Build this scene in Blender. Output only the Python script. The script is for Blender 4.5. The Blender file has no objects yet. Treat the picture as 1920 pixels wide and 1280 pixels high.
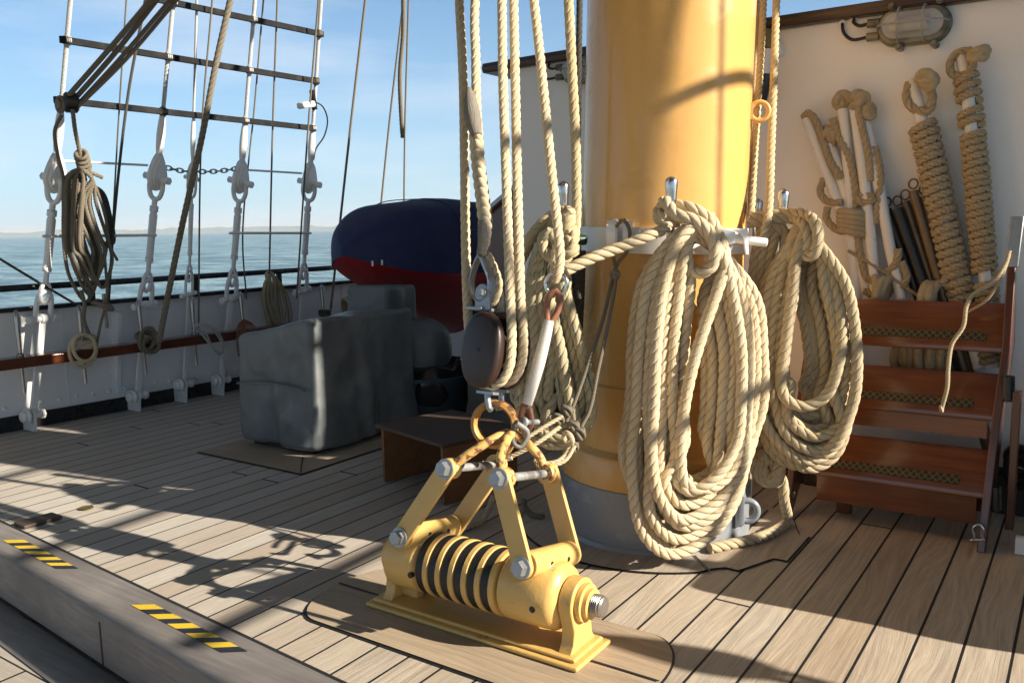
import bpy, bmesh, math, random
import numpy as np
from mathutils import Vector, Matrix, noise
random.seed(7); rng = np.random.RandomState(7)
scene = bpy.context.scene
COL = scene.collection

# ---------------------------------------------------------------- camera
F_PX, CX, CY, EYE = 1600.0, 960.0, 640.0, 1.30
ROLL = math.atan(0.0203)
PITCH = math.atan((640 - 423.5) * math.cos(ROLL) / F_PX)
PSI = math.radians(34.5)
_fw = np.array([-math.sin(PSI) * math.cos(PITCH), math.cos(PSI) * math.cos(PITCH), -math.sin(PITCH)])
_r0 = np.array([math.cos(PSI), math.sin(PSI), 0.0]); _u0 = np.cross(_r0, _fw)
_R = _r0 * math.cos(ROLL) - _u0 * math.sin(ROLL)
_U = _u0 * math.cos(ROLL) + _r0 * math.sin(ROLL)
_C = np.array([0.0, 0.0, EYE])
cam_d = bpy.data.cameras.new('camera'); cam = bpy.data.objects.new('camera', cam_d); COL.objects.link(cam)
cam.matrix_world = Matrix(((_R[0], _U[0], -_fw[0], 0), (_R[1], _U[1], -_fw[1], 0), (_R[2], _U[2], -_fw[2], EYE), (0, 0, 0, 1)))
cam_d.sensor_width = 36.0; cam_d.lens = 36.0 * F_PX / 1920.0
cam_d.clip_start = 0.05; cam_d.clip_end = 100000
scene.camera = cam

# ---------------------------------------------------------------- light
SUN_AZ, SUN_EL = math.radians(79), math.radians(26.0)      # azimuth from the bow (+Y) towards starboard (+X)
sun_dir = Vector((math.sin(SUN_AZ) * math.cos(SUN_EL), math.cos(SUN_AZ) * math.cos(SUN_EL), math.sin(SUN_EL)))
sl = bpy.data.lights.new('sun', 'SUN'); sl.energy = 5.0; sl.angle = math.radians(0.5); sl.color = (1.0, 0.90, 0.74)
so = bpy.data.objects.new('sun', sl); COL.objects.link(so)
so.rotation_euler = (-sun_dir).to_track_quat('-Z', 'Y').to_euler(); so.location = (20, 5, 12)
w = bpy.data.worlds.new('World'); scene.world = w; w.use_nodes = True
nt = w.node_tree; nt.nodes.clear()
sky = nt.nodes.new('ShaderNodeTexSky'); sky.sky_type = 'NISHITA'; sky.sun_disc = False
sky.sun_elevation = SUN_EL; sky.sun_rotation = SUN_AZ
sky.air_density = 1.0; sky.dust_density = 0.0; sky.ozone_density = 2.0
bg = nt.nodes.new('ShaderNodeBackground'); bg.inputs['Strength'].default_value = 0.05
wo = nt.nodes.new('ShaderNodeOutputWorld')
tc = nt.nodes.new('ShaderNodeTexCoord'); mp = nt.nodes.new('ShaderNodeMapping'); mp.inputs['Scale'].default_value = (1.6, 1.6, 9)
cn = nt.nodes.new('ShaderNodeTexNoise'); cn.inputs['Scale'].default_value = 1.7; cn.inputs['Detail'].default_value = 7; cn.inputs['Roughness'].default_value = 0.55
cr = nt.nodes.new('ShaderNodeValToRGB'); cr.color_ramp.elements[0].position = 0.45; cr.color_ramp.elements[1].position = 0.75
cr.color_ramp.elements[1].color = (0.5, 0.5, 0.5, 1)
cm = nt.nodes.new('ShaderNodeMix'); cm.data_type = 'RGBA'; cm.inputs[7].default_value = (8.5, 9.2, 10, 1)
nt.links.new(tc.outputs['Generated'], mp.inputs['Vector']); nt.links.new(mp.outputs['Vector'], cn.inputs['Vector'])
nt.links.new(cn.outputs['Fac'], cr.inputs['Fac']); nt.links.new(cr.outputs['Color'], cm.inputs[0])
hz = nt.nodes.new('ShaderNodeMix'); hz.data_type = 'RGBA'; hz.inputs[7].default_value = (5.9, 7.6, 9.3, 1)      # pale sea haze low over the horizon
sz = nt.nodes.new('ShaderNodeSeparateXYZ'); nt.links.new(tc.outputs['Generated'], sz.inputs[0])
h1 = nt.nodes.new('ShaderNodeMath'); h1.operation = 'MULTIPLY'; h1.inputs[1].default_value = -5.0; nt.links.new(sz.outputs['Z'], h1.inputs[0])
h2 = nt.nodes.new('ShaderNodeMath'); h2.operation = 'EXPONENT'; nt.links.new(h1.outputs[0], h2.inputs[0])
h3 = nt.nodes.new('ShaderNodeMath'); h3.operation = 'MULTIPLY'; h3.inputs[1].default_value = .92; h3.use_clamp = True; nt.links.new(h2.outputs[0], h3.inputs[0])
tn = nt.nodes.new('ShaderNodeMix'); tn.data_type = 'RGBA'; tn.blend_type = 'MULTIPLY'; tn.inputs[0].default_value = 1; tn.inputs[7].default_value = (.66, 1.10, 1.40, 1)
zr = nt.nodes.new('ShaderNodeMapRange'); zr.inputs[1].default_value = .24; zr.inputs[2].default_value = .46; zr.inputs[3].default_value = 1.0; zr.inputs[4].default_value = .09; nt.links.new(sz.outputs['Z'], zr.inputs[0])
zm = nt.nodes.new('ShaderNodeVectorMath'); zm.operation = 'SCALE'; nt.links.new(tn.outputs[2], zm.inputs[0]); nt.links.new(zr.outputs[0], zm.inputs['Scale'])       # deep blue overhead
nt.links.new(sky.outputs['Color'], tn.inputs[6]); nt.links.new(zm.outputs[0], hz.inputs[6]); nt.links.new(h3.outputs[0], hz.inputs[0])
nt.links.new(hz.outputs[2], cm.inputs[6]); nt.links.new(cm.outputs[2], bg.inputs['Color']); nt.links.new(bg.outputs['Background'], wo.inputs['Surface'])
scene.view_settings.view_transform = 'Standard'; scene.view_settings.look = 'None'
scene.view_settings.exposure = 1.05; scene.view_settings.gamma = 1.0
scene.cycles.max_bounces = 8; scene.cycles.sample_clamp_indirect = 6.0

# ---------------------------------------------------------------- calibration: a pixel of the 1920 x 1280 photograph to a point on a known plane
def ray(x, y): return _R * (x - CX) / F_PX - _U * (y - CY) / F_PX + _fw
def on_plane(x, y, n, p0):
    d = ray(x, y); n = np.array(n, float)
    return _C + d * (np.dot(np.array(p0, float) - _C, n) / np.dot(d, n))
MAZ = math.radians(-24.2)
def A(x, y, X=None, Y=None, Z=None, M=None, D=None, S=None, T=None, B=None):
    if X is not None: return on_plane(x, y, (1, 0, 0), (X, 0, 0))
    if Y is not None: return on_plane(x, y, (0, 1, 0), (0, Y, 0))
    if Z is not None: return on_plane(x, y, (0, 0, 1), (0, 0, Z))
    if M is not None:
        n = (math.sin(MAZ), math.cos(MAZ), 0); return on_plane(x, y, n, (n[0] * M, n[1] * M, 0))
    if S is not None: return on_plane(x, y, (1, -0.066, -0.26), (-5.8 + S, 2.9, 0.75))     # the plane of the port shrouds
    if T is not None: return on_plane(x, y, (0, 1, -0.194), (0, 2.12 + T, 0.18))           # the leaning plane of the tackle
    if B is not None: return on_plane(x, y, (1, -0.066, 0), (-5.96 + B, 2.6, 0))           # the bulwark plating
    return _C + ray(x, y) * D
def AA(pts, **k): return [A(x, y, **k) for x, y in pts]

# ---------------------------------------------------------------- mesh building
class MB:
    def __init__(s): s.v = []; s.f = []; s.a = []; s.m = []; s.n = 0; s.mi = 0
    def add(s, v, f, a=None):
        v = np.asarray(v, float).reshape(-1, 3); k = s.n
        s.v.append(v); s.f += [[i + k for i in q] for q in f]; s.m += [s.mi] * len(f)
        s.a.append(np.zeros((len(v), 3)) if a is None else a); s.n += len(v); return s
def link(name, mb, mats, parent=None, angle=38, bevel=0, seg=2, wn=False):
    me = bpy.data.meshes.new(name); V = np.concatenate(mb.v)
    me.from_pydata(V.tolist(), [], mb.f)
    if not isinstance(mats, (list, tuple)): mats = [mats]
    for m in mats: me.materials.append(m)
    if len(mats) > 1: me.polygons.foreach_set('material_index', mb.m)
    at = me.attributes.new('rp', 'FLOAT_VECTOR', 'POINT'); at.data.foreach_set('vector', np.concatenate(mb.a).ravel())
    me.polygons.foreach_set('use_smooth', [True] * len(me.polygons)); me.update()
    if angle: me.set_sharp_from_angle(angle=math.radians(angle))
    o = bpy.data.objects.new(name, me); COL.objects.link(o)
    if parent is not None:
        o.parent = parent
        if parent.type == 'EMPTY': o.matrix_parent_inverse = Matrix.Translation(-parent.location)
    if bevel:
        b = o.modifiers.new('bevel', 'BEVEL'); b.width = bevel; b.segments = seg; b.limit_method = 'ANGLE'; b.angle_limit = math.radians(40)
    return o
def tag(o, label=None, cat=None, group=None, kind=None):
    if label: o['label'] = label
    if cat: o['category'] = cat
    if group: o['group'] = group
    if kind: o['kind'] = kind
    return o
def thing(name, loc, label, cat, group=None):
    o = bpy.data.objects.new(name, None); COL.objects.link(o); o.location = Vector(loc); o.empty_display_size = 0.05
    return tag(o, label, cat, group)
def nrm(v): v = np.asarray(v, float); return v / (np.linalg.norm(v) + 1e-12)
def spline(pts, ds, closed=False):
    P = np.asarray(pts, float); n = len(P); out = []
    rng_ = range(n) if closed else range(n - 1)
    for i in rng_:
        if closed: p0, p1, p2, p3 = P[(i - 1) % n], P[i], P[(i + 1) % n], P[(i + 2) % n]
        else: p0, p1, p2, p3 = P[max(i - 1, 0)], P[i], P[i + 1], P[min(i + 2, n - 1)]
        t01 = max(np.linalg.norm(p1 - p0), 1e-4) ** .5; t12 = max(np.linalg.norm(p2 - p1), 1e-4) ** .5; t23 = max(np.linalg.norm(p3 - p2), 1e-4) ** .5
        m1 = (p2 - p1) + t12 * ((p1 - p0) / t01 - (p2 - p0) / (t01 + t12)) if t01 > .011 else (p2 - p1)
        m2 = (p2 - p1) + t12 * ((p3 - p2) / t23 - (p3 - p1) / (t12 + t23)) if t23 > .011 else (p2 - p1)
        k = max(2, int(np.linalg.norm(p2 - p1) / ds) + 1)
        for t in np.linspace(0, 1, k, endpoint=False):
            out.append((2*t**3-3*t**2+1)*p1 + (t**3-2*t**2+t)*m1 + (-2*t**3+3*t**2)*p2 + (t**3-t**2)*m2)
    if not closed: out.append(P[-1])
    out = np.array(out)
    q = np.vstack([out, out[:1]]) if closed else out
    L = np.concatenate([[0], np.cumsum(np.linalg.norm(np.diff(q, axis=0), axis=1))])
    m = max(3, int(L[-1] / ds) + 1)
    t = np.linspace(0, L[-1], m, endpoint=not closed)
    return np.stack([np.interp(t, L, q[:, k]) for k in range(3)], 1), L[-1]
def frames(P, closed=False):
    n = len(P)
    T = (np.roll(P, -1, 0) - np.roll(P, 1, 0)) if closed else np.gradient(P, axis=0)
    T = T / (np.linalg.norm(T, axis=1)[:, None] + 1e-12)
    N = np.zeros_like(P); a = np.array([0, 0, 1.]) if abs(T[0][2]) < .9 else np.array([1., 0, 0])
    N[0] = nrm(a - T[0] * np.dot(a, T[0]))
    for i in range(1, n): N[i] = nrm(N[i-1] - T[i] * np.dot(N[i-1], T[i]))
    return T, N, np.cross(T, N)
def sweep(mb, P, rad, K=10, closed=False, lobes=0, pitch=0.1, L=1.0, cap=True, flat=None):
    T, N, Bn = frames(P, closed); n = len(P); s = np.linspace(0, L, n, endpoint=not closed)
    if closed and lobes: pitch = L / max(1, round(L / pitch))
    th = np.arange(K) * 2 * math.pi / K
    ph = th[None, :] + np.zeros((n, 1))
    r = np.broadcast_to(np.asarray(rad, float).reshape(-1, 1), (n, 1)) * np.ones((1, K))
    if lobes:
        loc = th.copy(); m = 2 * math.pi / lobes; x = (loc + m / 2) % m - m / 2
        q = np.abs(x) / (m / 2); prof = 1 - .06 * q**2 - .25 * q**5
        r = r * prof[None, :]
        ph = th[None, :] + (2 * math.pi * s / pitch)[:, None]
    cc, ss = np.cos(ph), np.sin(ph)
    fl = 1.0 if flat is None else flat
    V = P[:, None, :] + N[:, None, :] * (cc * r)[..., None] + Bn[:, None, :] * (ss * r * fl)[..., None]
    R0 = float(np.mean(np.asarray(rad)))
    a = np.stack([cc, ss, np.broadcast_to((s / max(R0, 1e-4))[:, None], cc.shape)], -1)
    f = []
    for i in range(n if closed else n - 1):
        j = (i + 1) % n
        for k in range(K):
            k2 = (k + 1) % K; f.append([i*K+k, i*K+k2, j*K+k2, j*K+k])
    if cap and not closed: f.append(list(range(K))[::-1]); f.append([(n-1)*K+k for k in range(K)])
    mb.add(V.reshape(-1, 3), f, a.reshape(-1, 3)); return mb
def rope(mb, pts, R, closed=False, K=24, n=14, lobes=3, pf=5.6, sp=True):
    pitch = R * pf
    P, L = spline(pts, pitch / n, closed)
    return sweep(mb, P, R, K, closed, lobes, pitch, L)
def _k6(k): return k
def tube(mb, pts, R, closed=False, K=10, ds=None, sp=True, flat=None):
    if sp: P, L = spline(pts, ds or max(.012, 1.2 * (R if np.isscalar(R) else max(R))), closed)
    else: P = np.asarray(pts, float); L = 1.0
    if not np.isscalar(R): R = np.interp(np.linspace(0, 1, len(P)), np.linspace(0, 1, len(R)), R)
    return sweep(mb, P, R, K, closed, 0, 1, L, flat=flat)
def axes(d):
    d = nrm(d); a = np.array([0, 0, 1.]) if abs(d[2]) < .9 else np.array([0, 1., 0]); u = nrm(np.cross(a, d)); return u, np.cross(d, u), d
def lathe(mb, o, d, prof, K=32, rot=0, close=True):
    u, v, d = axes(d); o = np.asarray(o, float); V = []
    for h, r in prof:
        for k in range(K):
            t = 2 * math.pi * k / K + rot; V.append(o + d * h + (u * math.cos(t) + v * math.sin(t)) * r)
    f = []
    for i in range(len(prof) - 1):
        for k in range(K):
            k2 = (k + 1) % K; f.append([i*K+k, i*K+k2, (i+1)*K+k2, (i+1)*K+k])
    if close: f.append(list(range(K))[::-1]); f.append([(len(prof)-1)*K+k for k in range(K)])
    return mb.add(V, f)
def rod(mb, p, q, r, K=14, r2=None):
    p = np.asarray(p, float); q = np.asarray(q, float); return lathe(mb, p, q - p, [(0, r), (np.linalg.norm(q - p), r if r2 is None else r2)], K)
def box(mb, c, s, ax=None):
    c = np.asarray(c, float); ax = np.eye(3) if ax is None else np.array([nrm(a) for a in ax])
    V = [c + ax[0]*s[0]*(i-.5) + ax[1]*s[1]*(j-.5) + ax[2]*s[2]*(k-.5) for i in (0, 1) for j in (0, 1) for k in (0, 1)]
    F = [[0,1,3,2],[4,6,7,5],[0,4,5,1],[2,3,7,6],[0,2,6,4],[1,5,7,3]]
    if np.dot(np.cross(ax[0], ax[1]), ax[2]) < 0: F = [q[::-1] for q in F]
    return mb.add(V, F)
def bx(mb, x0, x1, y0, y1, z0, z1): return box(mb, ((x0+x1)/2, (y0+y1)/2, (z0+z1)/2), (abs(x1-x0), abs(y1-y0), abs(z1-z0)))
def bar(mb, p, q, w_, t_, side):
    p = np.asarray(p, float); q = np.asarray(q, float); d = nrm(q - p); s = nrm(np.asarray(side, float) - d * np.dot(side, d)); n = np.cross(d, s)
    return box(mb, (p + q) / 2, (np.linalg.norm(q - p), w_, t_), (d, s, n))
def prism(mb, poly, d):
    P = np.asarray(poly, float); d = np.asarray(d, float); n = len(P)
    nn = sum(np.cross(P[i] - P[0], P[(i+1) % n] - P[0]) for i in range(1, n - 1))
    if np.dot(nn, d) > 0: P = P[::-1]
    V = np.vstack([P, P + d]); f = [list(range(n)), [n + i for i in range(n)][::-1]]
    for i in range(n): j = (i + 1) % n; f.append([j, i, n + i, n + j])
    return mb.add(V, f)
def torus(mb, c, ax, R, r, K=40, k=12, flat=None, el=1.0):
    u, v, d = axes(ax); P = [np.asarray(c) + (u * math.cos(t) + v * math.sin(t) * el) * R for t in np.arange(K) * 2 * math.pi / K]
    return sweep(mb, np.array(P), r, k, True, flat=flat)
def hexbolt(mb, c, d, r, h, washer=True):
    d = nrm(d); c = np.asarray(c, float)
    if washer: lathe(mb, c, d, [(0, r * 1.28), (h * .22, r * 1.28)], 20)
    lathe(mb, c + d * h * .2, d, [(0, r), (h * .75, r), (h * .9, r * .86)], 6, .3)
    return mb
_RM = np.array(Matrix.Rotation(.7, 3, 'X') @ Matrix.Rotation(.5, 3, 'Y') @ Matrix.Rotation(.4, 3, 'Z'))
def facet(p, sc, seed):
    # piecewise linear noise: flat facets that meet in sharp creases, as stiff canvas does
    q = _RM @ (p * sc) + 40.3 + seed; i = np.floor(q).astype(int); f = q - i; o = np.argsort(-f)
    h = lambda c: ((int(c[0]) * 73856093 ^ int(c[1]) * 19349663 ^ int(c[2]) * 83492791) & 1023) / 511.5 - 1
    c = i.copy(); v = h(c) * (1 - f[o[0]])
    for k in range(3):
        c = c.copy(); c[o[k]] += 1; v += h(c) * (f[o[k]] - (f[o[k+1]] if k < 2 else 0))
    return v
def softbox(mb, x0, x1, y0, y1, z0, z1, r, n=22, amp=0.0, sc=3.0, seed=0.0, fn=None, fold=0.0):
    c = np.array([(x0+x1)/2, (y0+y1)/2, (z0+z1)/2]); h = np.array([x1-x0, y1-y0, z1-z0]) / 2; r = min(r, h.min() * .98)
    for axis in range(3):
        for sg in (-1, 1):
            V = []; F = []
            for i in range(n + 1):
                for j in range(n + 1):
                    q = np.zeros(3); q[axis] = sg; q[(axis+1) % 3] = -1 + 2*i/n; q[(axis+2) % 3] = (-1 + 2*j/n)
                    p = q * h; inn = np.clip(p, -(h - r), h - r); dd = p - inn; L = np.linalg.norm(dd)
                    nn = dd / L if L > 1e-9 else np.eye(3)[axis] * sg
                    p = inn + nn * r if L > 1e-9 else p
                    p = p + c
                    if amp:
                        qv = Vector(p * sc + seed)
                        wq = p + .05 * np.array([noise.noise(qv * .8), noise.noise(qv * .8 + Vector((5, 1, 8))), noise.noise(qv * .8 + Vector((2, 7, 3)))])
                        p = p + nn * amp * (.55 * noise.noise(qv * .55) + .40 * facet(wq * np.array([1, 1, .6]), 5.2, seed) + .15 * facet(wq, 11.0, seed + 3))
                        if fold: p = p + nn * fold * (1 - abs(noise.noise(Vector((p[0]*5+seed, p[1]*5, p[2]*.8)))) * 3)
                    if fn is not None: p = fn(p)
                    V.append(p)
            for i in range(n):
                for j in range(n):
                    a = i*(n+1)+j; q = [a, a+n+1, a+n+2, a+1]; F.append(q if sg > 0 else q[::-1])
            mb.add(V, F)
    return mb

# ---------------------------------------------------------------- materials
def N(nt, t, **k):
    n = nt.nodes.new(t)
    for a, b in k.items(): setattr(n, a, b)
    return n
def math_n(nt, op, a, b=None, c=None, clamp=False):
    n = N(nt, 'ShaderNodeMath', operation=op); n.use_clamp = clamp
    for i, q in enumerate((a, b, c)):
        if q is None: continue
        if isinstance(q, (int, float)): n.inputs[i].default_value = q
        else: nt.links.new(q, n.inputs[i])
    return n.outputs[0]
def mixc(nt, fac, a, b, mode='MIX'):
    n = N(nt, 'ShaderNodeMix', data_type='RGBA', blend_type=mode)
    for i, q in ((0, fac), (6, a), (7, b)):
        if isinstance(q, (int, float)): n.inputs[i].default_value = q
        elif isinstance(q, (tuple, list)): n.inputs[i].default_value = (*q[:3], 1)
        else: nt.links.new(q, n.inputs[i])
    return n.outputs[2]
def noise_n(nt, vec, scale, detail=4, rough=.5, stretch=None):
    if stretch:
        m = N(nt, 'ShaderNodeMapping'); m.inputs['Scale'].default_value = stretch; nt.links.new(vec, m.inputs['Vector']); vec = m.outputs[0]
    n = N(nt, 'ShaderNodeTexNoise'); n.inputs['Scale'].default_value = scale; n.inputs['Detail'].default_value = detail; n.inputs['Roughness'].default_value = rough
    nt.links.new(vec, n.inputs['Vector']); return n.outputs['Fac']
def ramp(nt, fac, p0, p1):
    n = N(nt, 'ShaderNodeMapRange'); n.inputs[1].default_value = p0; n.inputs[2].default_value = p1; nt.links.new(fac, n.inputs[0]); return n.outputs[0]
def start(name):
    m = bpy.data.materials.new(name); m.use_nodes = True; nt = m.node_tree; b = nt.nodes['Principled BSDF']
    g = N(nt, 'ShaderNodeNewGeometry'); return m, nt, b, g.outputs['Position']
def bump(nt, b, h, strength, dist=.01):
    n = N(nt, 'ShaderNodeBump'); n.inputs['Strength'].default_value = strength; n.inputs['Distance'].default_value = dist
    nt.links.new(h, n.inputs['Height']); nt.links.new(n.outputs[0], b.inputs['Normal'])
def mat(name, c, rough=.5, metal=0., var=.18, vs=6., stain=None, sp=(.58, .70), ss=9., bs=0., bsc=40., stretch=None, spec=.5, coat=0., rv=.15):
    m, nt, b, pos = start(name)
    n1 = noise_n(nt, pos, vs, 5, .6, stretch)
    col = mixc(nt, n1, tuple(x * (1 - var) for x in c), tuple(min(1, x * (1 + var)) for x in c))
    rr = math_n(nt, 'MULTIPLY_ADD', noise_n(nt, pos, vs * 2.3, 4), rv * 2, rough - rv)
    if stain:
        f = ramp(nt, noise_n(nt, pos, ss, 7, .65), *sp); col = mixc(nt, f, col, stain); rr = mixc(nt, f, rr, (.75, .75, .75))
    nt.links.new(col, b.inputs['Base Color']); nt.links.new(rr, b.inputs['Roughness'])
    b.inputs['Metallic'].default_value = metal; b.inputs['Specular IOR Level'].default_value = spec; b.inputs['Coat Weight'].default_value = coat
    if bs: bump(nt, b, noise_n(nt, pos, bsc, 5, .6), bs)
    return m
def rope_mat(name, c, c2=None, hue=None, rough=.85):
    m, nt, b, pos = start(name)
    at = N(nt, 'ShaderNodeAttribute', attribute_name='rp'); v = at.outputs['Vector']
    yarn = noise_n(nt, v, 5.0, 4, .6, (1.5, 1.5, .16)); big = noise_n(nt, pos, 7, 4, .6)
    c2 = c2 or tuple(x * .62 for x in c)
    col = mixc(nt, ramp(nt, yarn, .32, .68), c2, c)
    col = mixc(nt, ramp(nt, big, .35, .72), col, tuple(x * .78 for x in c))
    if hue: col = mixc(nt, ramp(nt, noise_n(nt, v, 2.2, 2, .5, (1, 1, .10)), .61, .66), col, hue)
    nt.links.new(col, b.inputs['Base Color']); b.inputs['Roughness'].default_value = rough; b.inputs['Specular IOR Level'].default_value = .2
    bump(nt, b, yarn, .8, .005); return m
def wood_mat(name, c, c2, stretch=(40, 3, 40), rough=.35, coat=.4, sc=1.0, bs=.12, wear=None):
    m, nt, b, pos = start(name)
    g1 = noise_n(nt, pos, sc, 6, .65, stretch); g2 = noise_n(nt, pos, 2.5, 3)
    col = mixc(nt, ramp(nt, g1, .3, .7), c, c2); col = mixc(nt, ramp(nt, g2, .3, .8), col, tuple(x * .7 for x in c))
    if wear: col = mixc(nt, ramp(nt, noise_n(nt, pos, 26, 7, .7), .66, .71), col, wear)
    nt.links.new(col, b.inputs['Base Color']); b.inputs['Roughness'].default_value = rough; b.inputs['Coat Weight'].default_value = coat; b.inputs['Coat Roughness'].default_value = .15
    bump(nt, b, g1, bs, .005); return m
def deck_mat(name, w_=0.1275, x0=-0.318 + .05, lit=1.0, along='Y', tint=(1, 1, 1), caulk=True):
    m, nt, b, pos = start(name)
    sx = N(nt, 'ShaderNodeSeparateXYZ'); nt.links.new(pos, sx.inputs[0])
    X, Y = (sx.outputs[0], sx.outputs[1]) if along == 'Y' else (sx.outputs[1], sx.outputs[0])
    t = math_n(nt, 'DIVIDE', math_n(nt, 'SUBTRACT', X, x0), w_)
    idx = math_n(nt, 'FLOOR', t); fr = math_n(nt, 'SUBTRACT', t, idx)
    wn = N(nt, 'ShaderNodeTexWhiteNoise', noise_dimensions='1D'); nt.links.new(idx, wn.inputs['W']); rnd = wn.outputs['Value']
    # butt joints staggered from plank to plank
    yy = math_n(nt, 'DIVIDE', math_n(nt, 'ADD', Y, math_n(nt, 'MULTIPLY', rnd, 37.0)), 7.3)
    seg = math_n(nt, 'FLOOR', yy); fy = math_n(nt, 'SUBTRACT', yy, seg)
    wn2 = N(nt, 'ShaderNodeTexWhiteNoise', noise_dimensions='2D'); cmb = N(nt, 'ShaderNodeCombineXYZ')
    nt.links.new(idx, cmb.inputs[0]); nt.links.new(seg, cmb.inputs[1]); nt.links.new(cmb.outputs[0], wn2.inputs['Vector']); rp = wn2.outputs['Value']
    cv = N(nt, 'ShaderNodeCombineXYZ'); nt.links.new(X, cv.inputs[0]); nt.links.new(Y, cv.inputs[1]); nt.links.new(math_n(nt, 'MULTIPLY', rp, 60.0), cv.inputs[2]); v = cv.outputs[0]
    st = (75, 2.6, 1)
    # grain swings across the plank in slow cathedral waves
    wob = noise_n(nt, v, 1.0, 2, .5, (4, 1.1, 1))
    cv2 = N(nt, 'ShaderNodeCombineXYZ'); nt.links.new(math_n(nt, 'MULTIPLY_ADD', wob, .16, X), cv2.inputs[0]); nt.links.new(Y, cv2.inputs[1]); nt.links.new(math_n(nt, 'MULTIPLY', rp, 60.0), cv2.inputs[2])
    g = noise_n(nt, cv2.outputs[0], 1.0, 6, .7, st); fine = noise_n(nt, cv2.outputs[0], 1.0, 5, .75, (330, 7, 1)); blot = noise_n(nt, v, 1.0, 5, .6, (5, 2.2, 1))
    ca = tuple(.72 * t_ * a for t_, a in zip(tint, (1, .81, .60))); cb = tuple(.24 * t_ * a for t_, a in zip(tint, (1, .76, .54)))
    cg = tuple(.72 * t_ * a for t_, a in zip(tint, (.96, .95, .92)))
    col = mixc(nt, ramp(nt, g, .28, .72), cb, ca)
    col = mixc(nt, ramp(nt, fine, .30, .70), mixc(nt, .40, col, (.16, .115, .08)), col)
    # boards towards the side are greyer with weather
    gx = ramp(nt, sx.outputs[0], -1.6, -3.4)
    gfac = math_n(nt, 'MULTIPLY', math_n(nt, 'ADD', math_n(nt, 'MULTIPLY', blot, .55), math_n(nt, 'MULTIPLY', gx, .5)), .9, clamp=True)
    col = mixc(nt, gfac, col, mixc(nt, ramp(nt, fine, .3, .7), tuple(x * .62 for x in cg), cg))
    col = mixc(nt, math_n(nt, 'MULTIPLY', rp, .42), col, mixc(nt, rnd, (.33, .22, .135), (.58, .51, .41)))
    sp = ramp(nt, noise_n(nt, pos, 17, 6, .6), .70, .76); col = mixc(nt, math_n(nt, 'MULTIPLY', sp, .6), col, (.05, .035, .025))
    h = math_n(nt, 'ADD', math_n(nt, 'MULTIPLY', fine, .5), g)
    rr = math_n(nt, 'MULTIPLY_ADD', blot, .3, .42)
    if caulk:
        cw = .034
        e = math_n(nt, 'MINIMUM', fr, math_n(nt, 'SUBTRACT', 1.0, fr)); ck = math_n(nt, 'LESS_THAN', e, cw)
        ey = math_n(nt, 'MINIMUM', fy, math_n(nt, 'SUBTRACT', 1.0, fy)); ck = math_n(nt, 'MAXIMUM', ck, math_n(nt, 'LESS_THAN', ey, .0008))
        col = mixc(nt, ck, col, (.018, .018, .02)); h = math_n(nt, 'SUBTRACT', h, math_n(nt, 'MULTIPLY', ck, 1.5)); rr = math_n(nt, 'MAXIMUM', rr, math_n(nt, 'MULTIPLY', ck, .55))
    nt.links.new(col, b.inputs['Base Color']); nt.links.new(rr, b.inputs['Roughness']); b.inputs['Specular IOR Level'].default_value = .2
    bump(nt, b, h, .45, .004); return m

M = {}
M['deck'] = deck_mat('teak_deck')
M['deck_x'] = deck_mat('teak_margin', w_=.9, x0=1.55, along='X', tint=(.82, .74, .64), caulk=False)
M['deck_y'] = deck_mat('teak_partner', w_=.9, x0=-2.1, along='Y', tint=(.95, .95, .95), caulk=False)
M['coaming'] = wood_mat('weathered_coaming', (.17, .155, .15), (.30, .275, .26), (3, 60, 60), .6, 0, 1, .25)
M['lowdeck'] = deck_mat('low_teak', along='X', w_=.11, tint=(.75, .75, .75))
M['caulk'] = mat('caulk', (.018, .018, .02), .6, var=.2)
M['white'] = mat('white_paint', (.78, .78, .78), .32, var=.05, vs=3, stain=(.52, .46, .38), sp=(.70, .86), ss=5, bs=.06, bsc=16)
M['wall'] = mat('cream_white_paint', (.86, .835, .81), .34, var=.04, vs=2, stain=(.55, .52, .50), sp=(.68, .9), ss=3, bs=.05, bsc=8)
M['black'] = mat('black_paint', (.015, .016, .018), .3, var=.3, bs=.1, bsc=30)
M['mast'] = mat('buff_mast_paint', (.72, .405, .125), .22, var=.06, vs=4, stain=(.60, .33, .09), sp=(.52, .75), ss=4, bs=.10, bsc=14, stretch=(6, 6, 1))
M['buff'] = mat('buff_fitting_paint', (.66, .42, .135), .34, var=.12, vs=9, stain=(.30, .13, .045), sp=(.66, .72), ss=15, bs=.16, bsc=45)
M['buffworn'] = mat('worn_buff_paint', (.66, .42, .135), .36, var=.10, vs=9, stain=(.20, .075, .04), sp=(.50, .56), ss=28, bs=.25, bsc=60)
M['grey'] = mat('grey_paint', (.24, .26, .29), .30, var=.08, bs=.08, bsc=14, stain=(.34, .35, .36), sp=(.6, .7))
M['galv'] = mat('galvanised', (.36, .38, .40), .45, .75, var=.2, vs=40, bs=.1)
M['galvp'] = mat('galvanised_pin', (.36, .37, .38), .5, .4, var=.3, vs=35, bs=.1, stain=(.18, .17, .16), sp=(.5, .6))
M['pin'] = mat('dull_steel_pin', (.42, .40, .38), .32, .9, var=.2, vs=20)
M['steel'] = mat('stainless', (.60, .60, .60), .22, 1., var=.1, rv=.06)
M['rust'] = mat('rusty_ring', (.52, .26, .07), .5, .1, var=.25, vs=20, stain=(.07, .035, .025), sp=(.52, .62), ss=24, bs=.25)
M['leather'] = mat('oiled_leather', (.27, .11, .06), .55, var=.3, vs=30, bs=.2)
M['rubber'] = mat('black_rubber', (.012, .012, .013), .55, var=.3)
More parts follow.
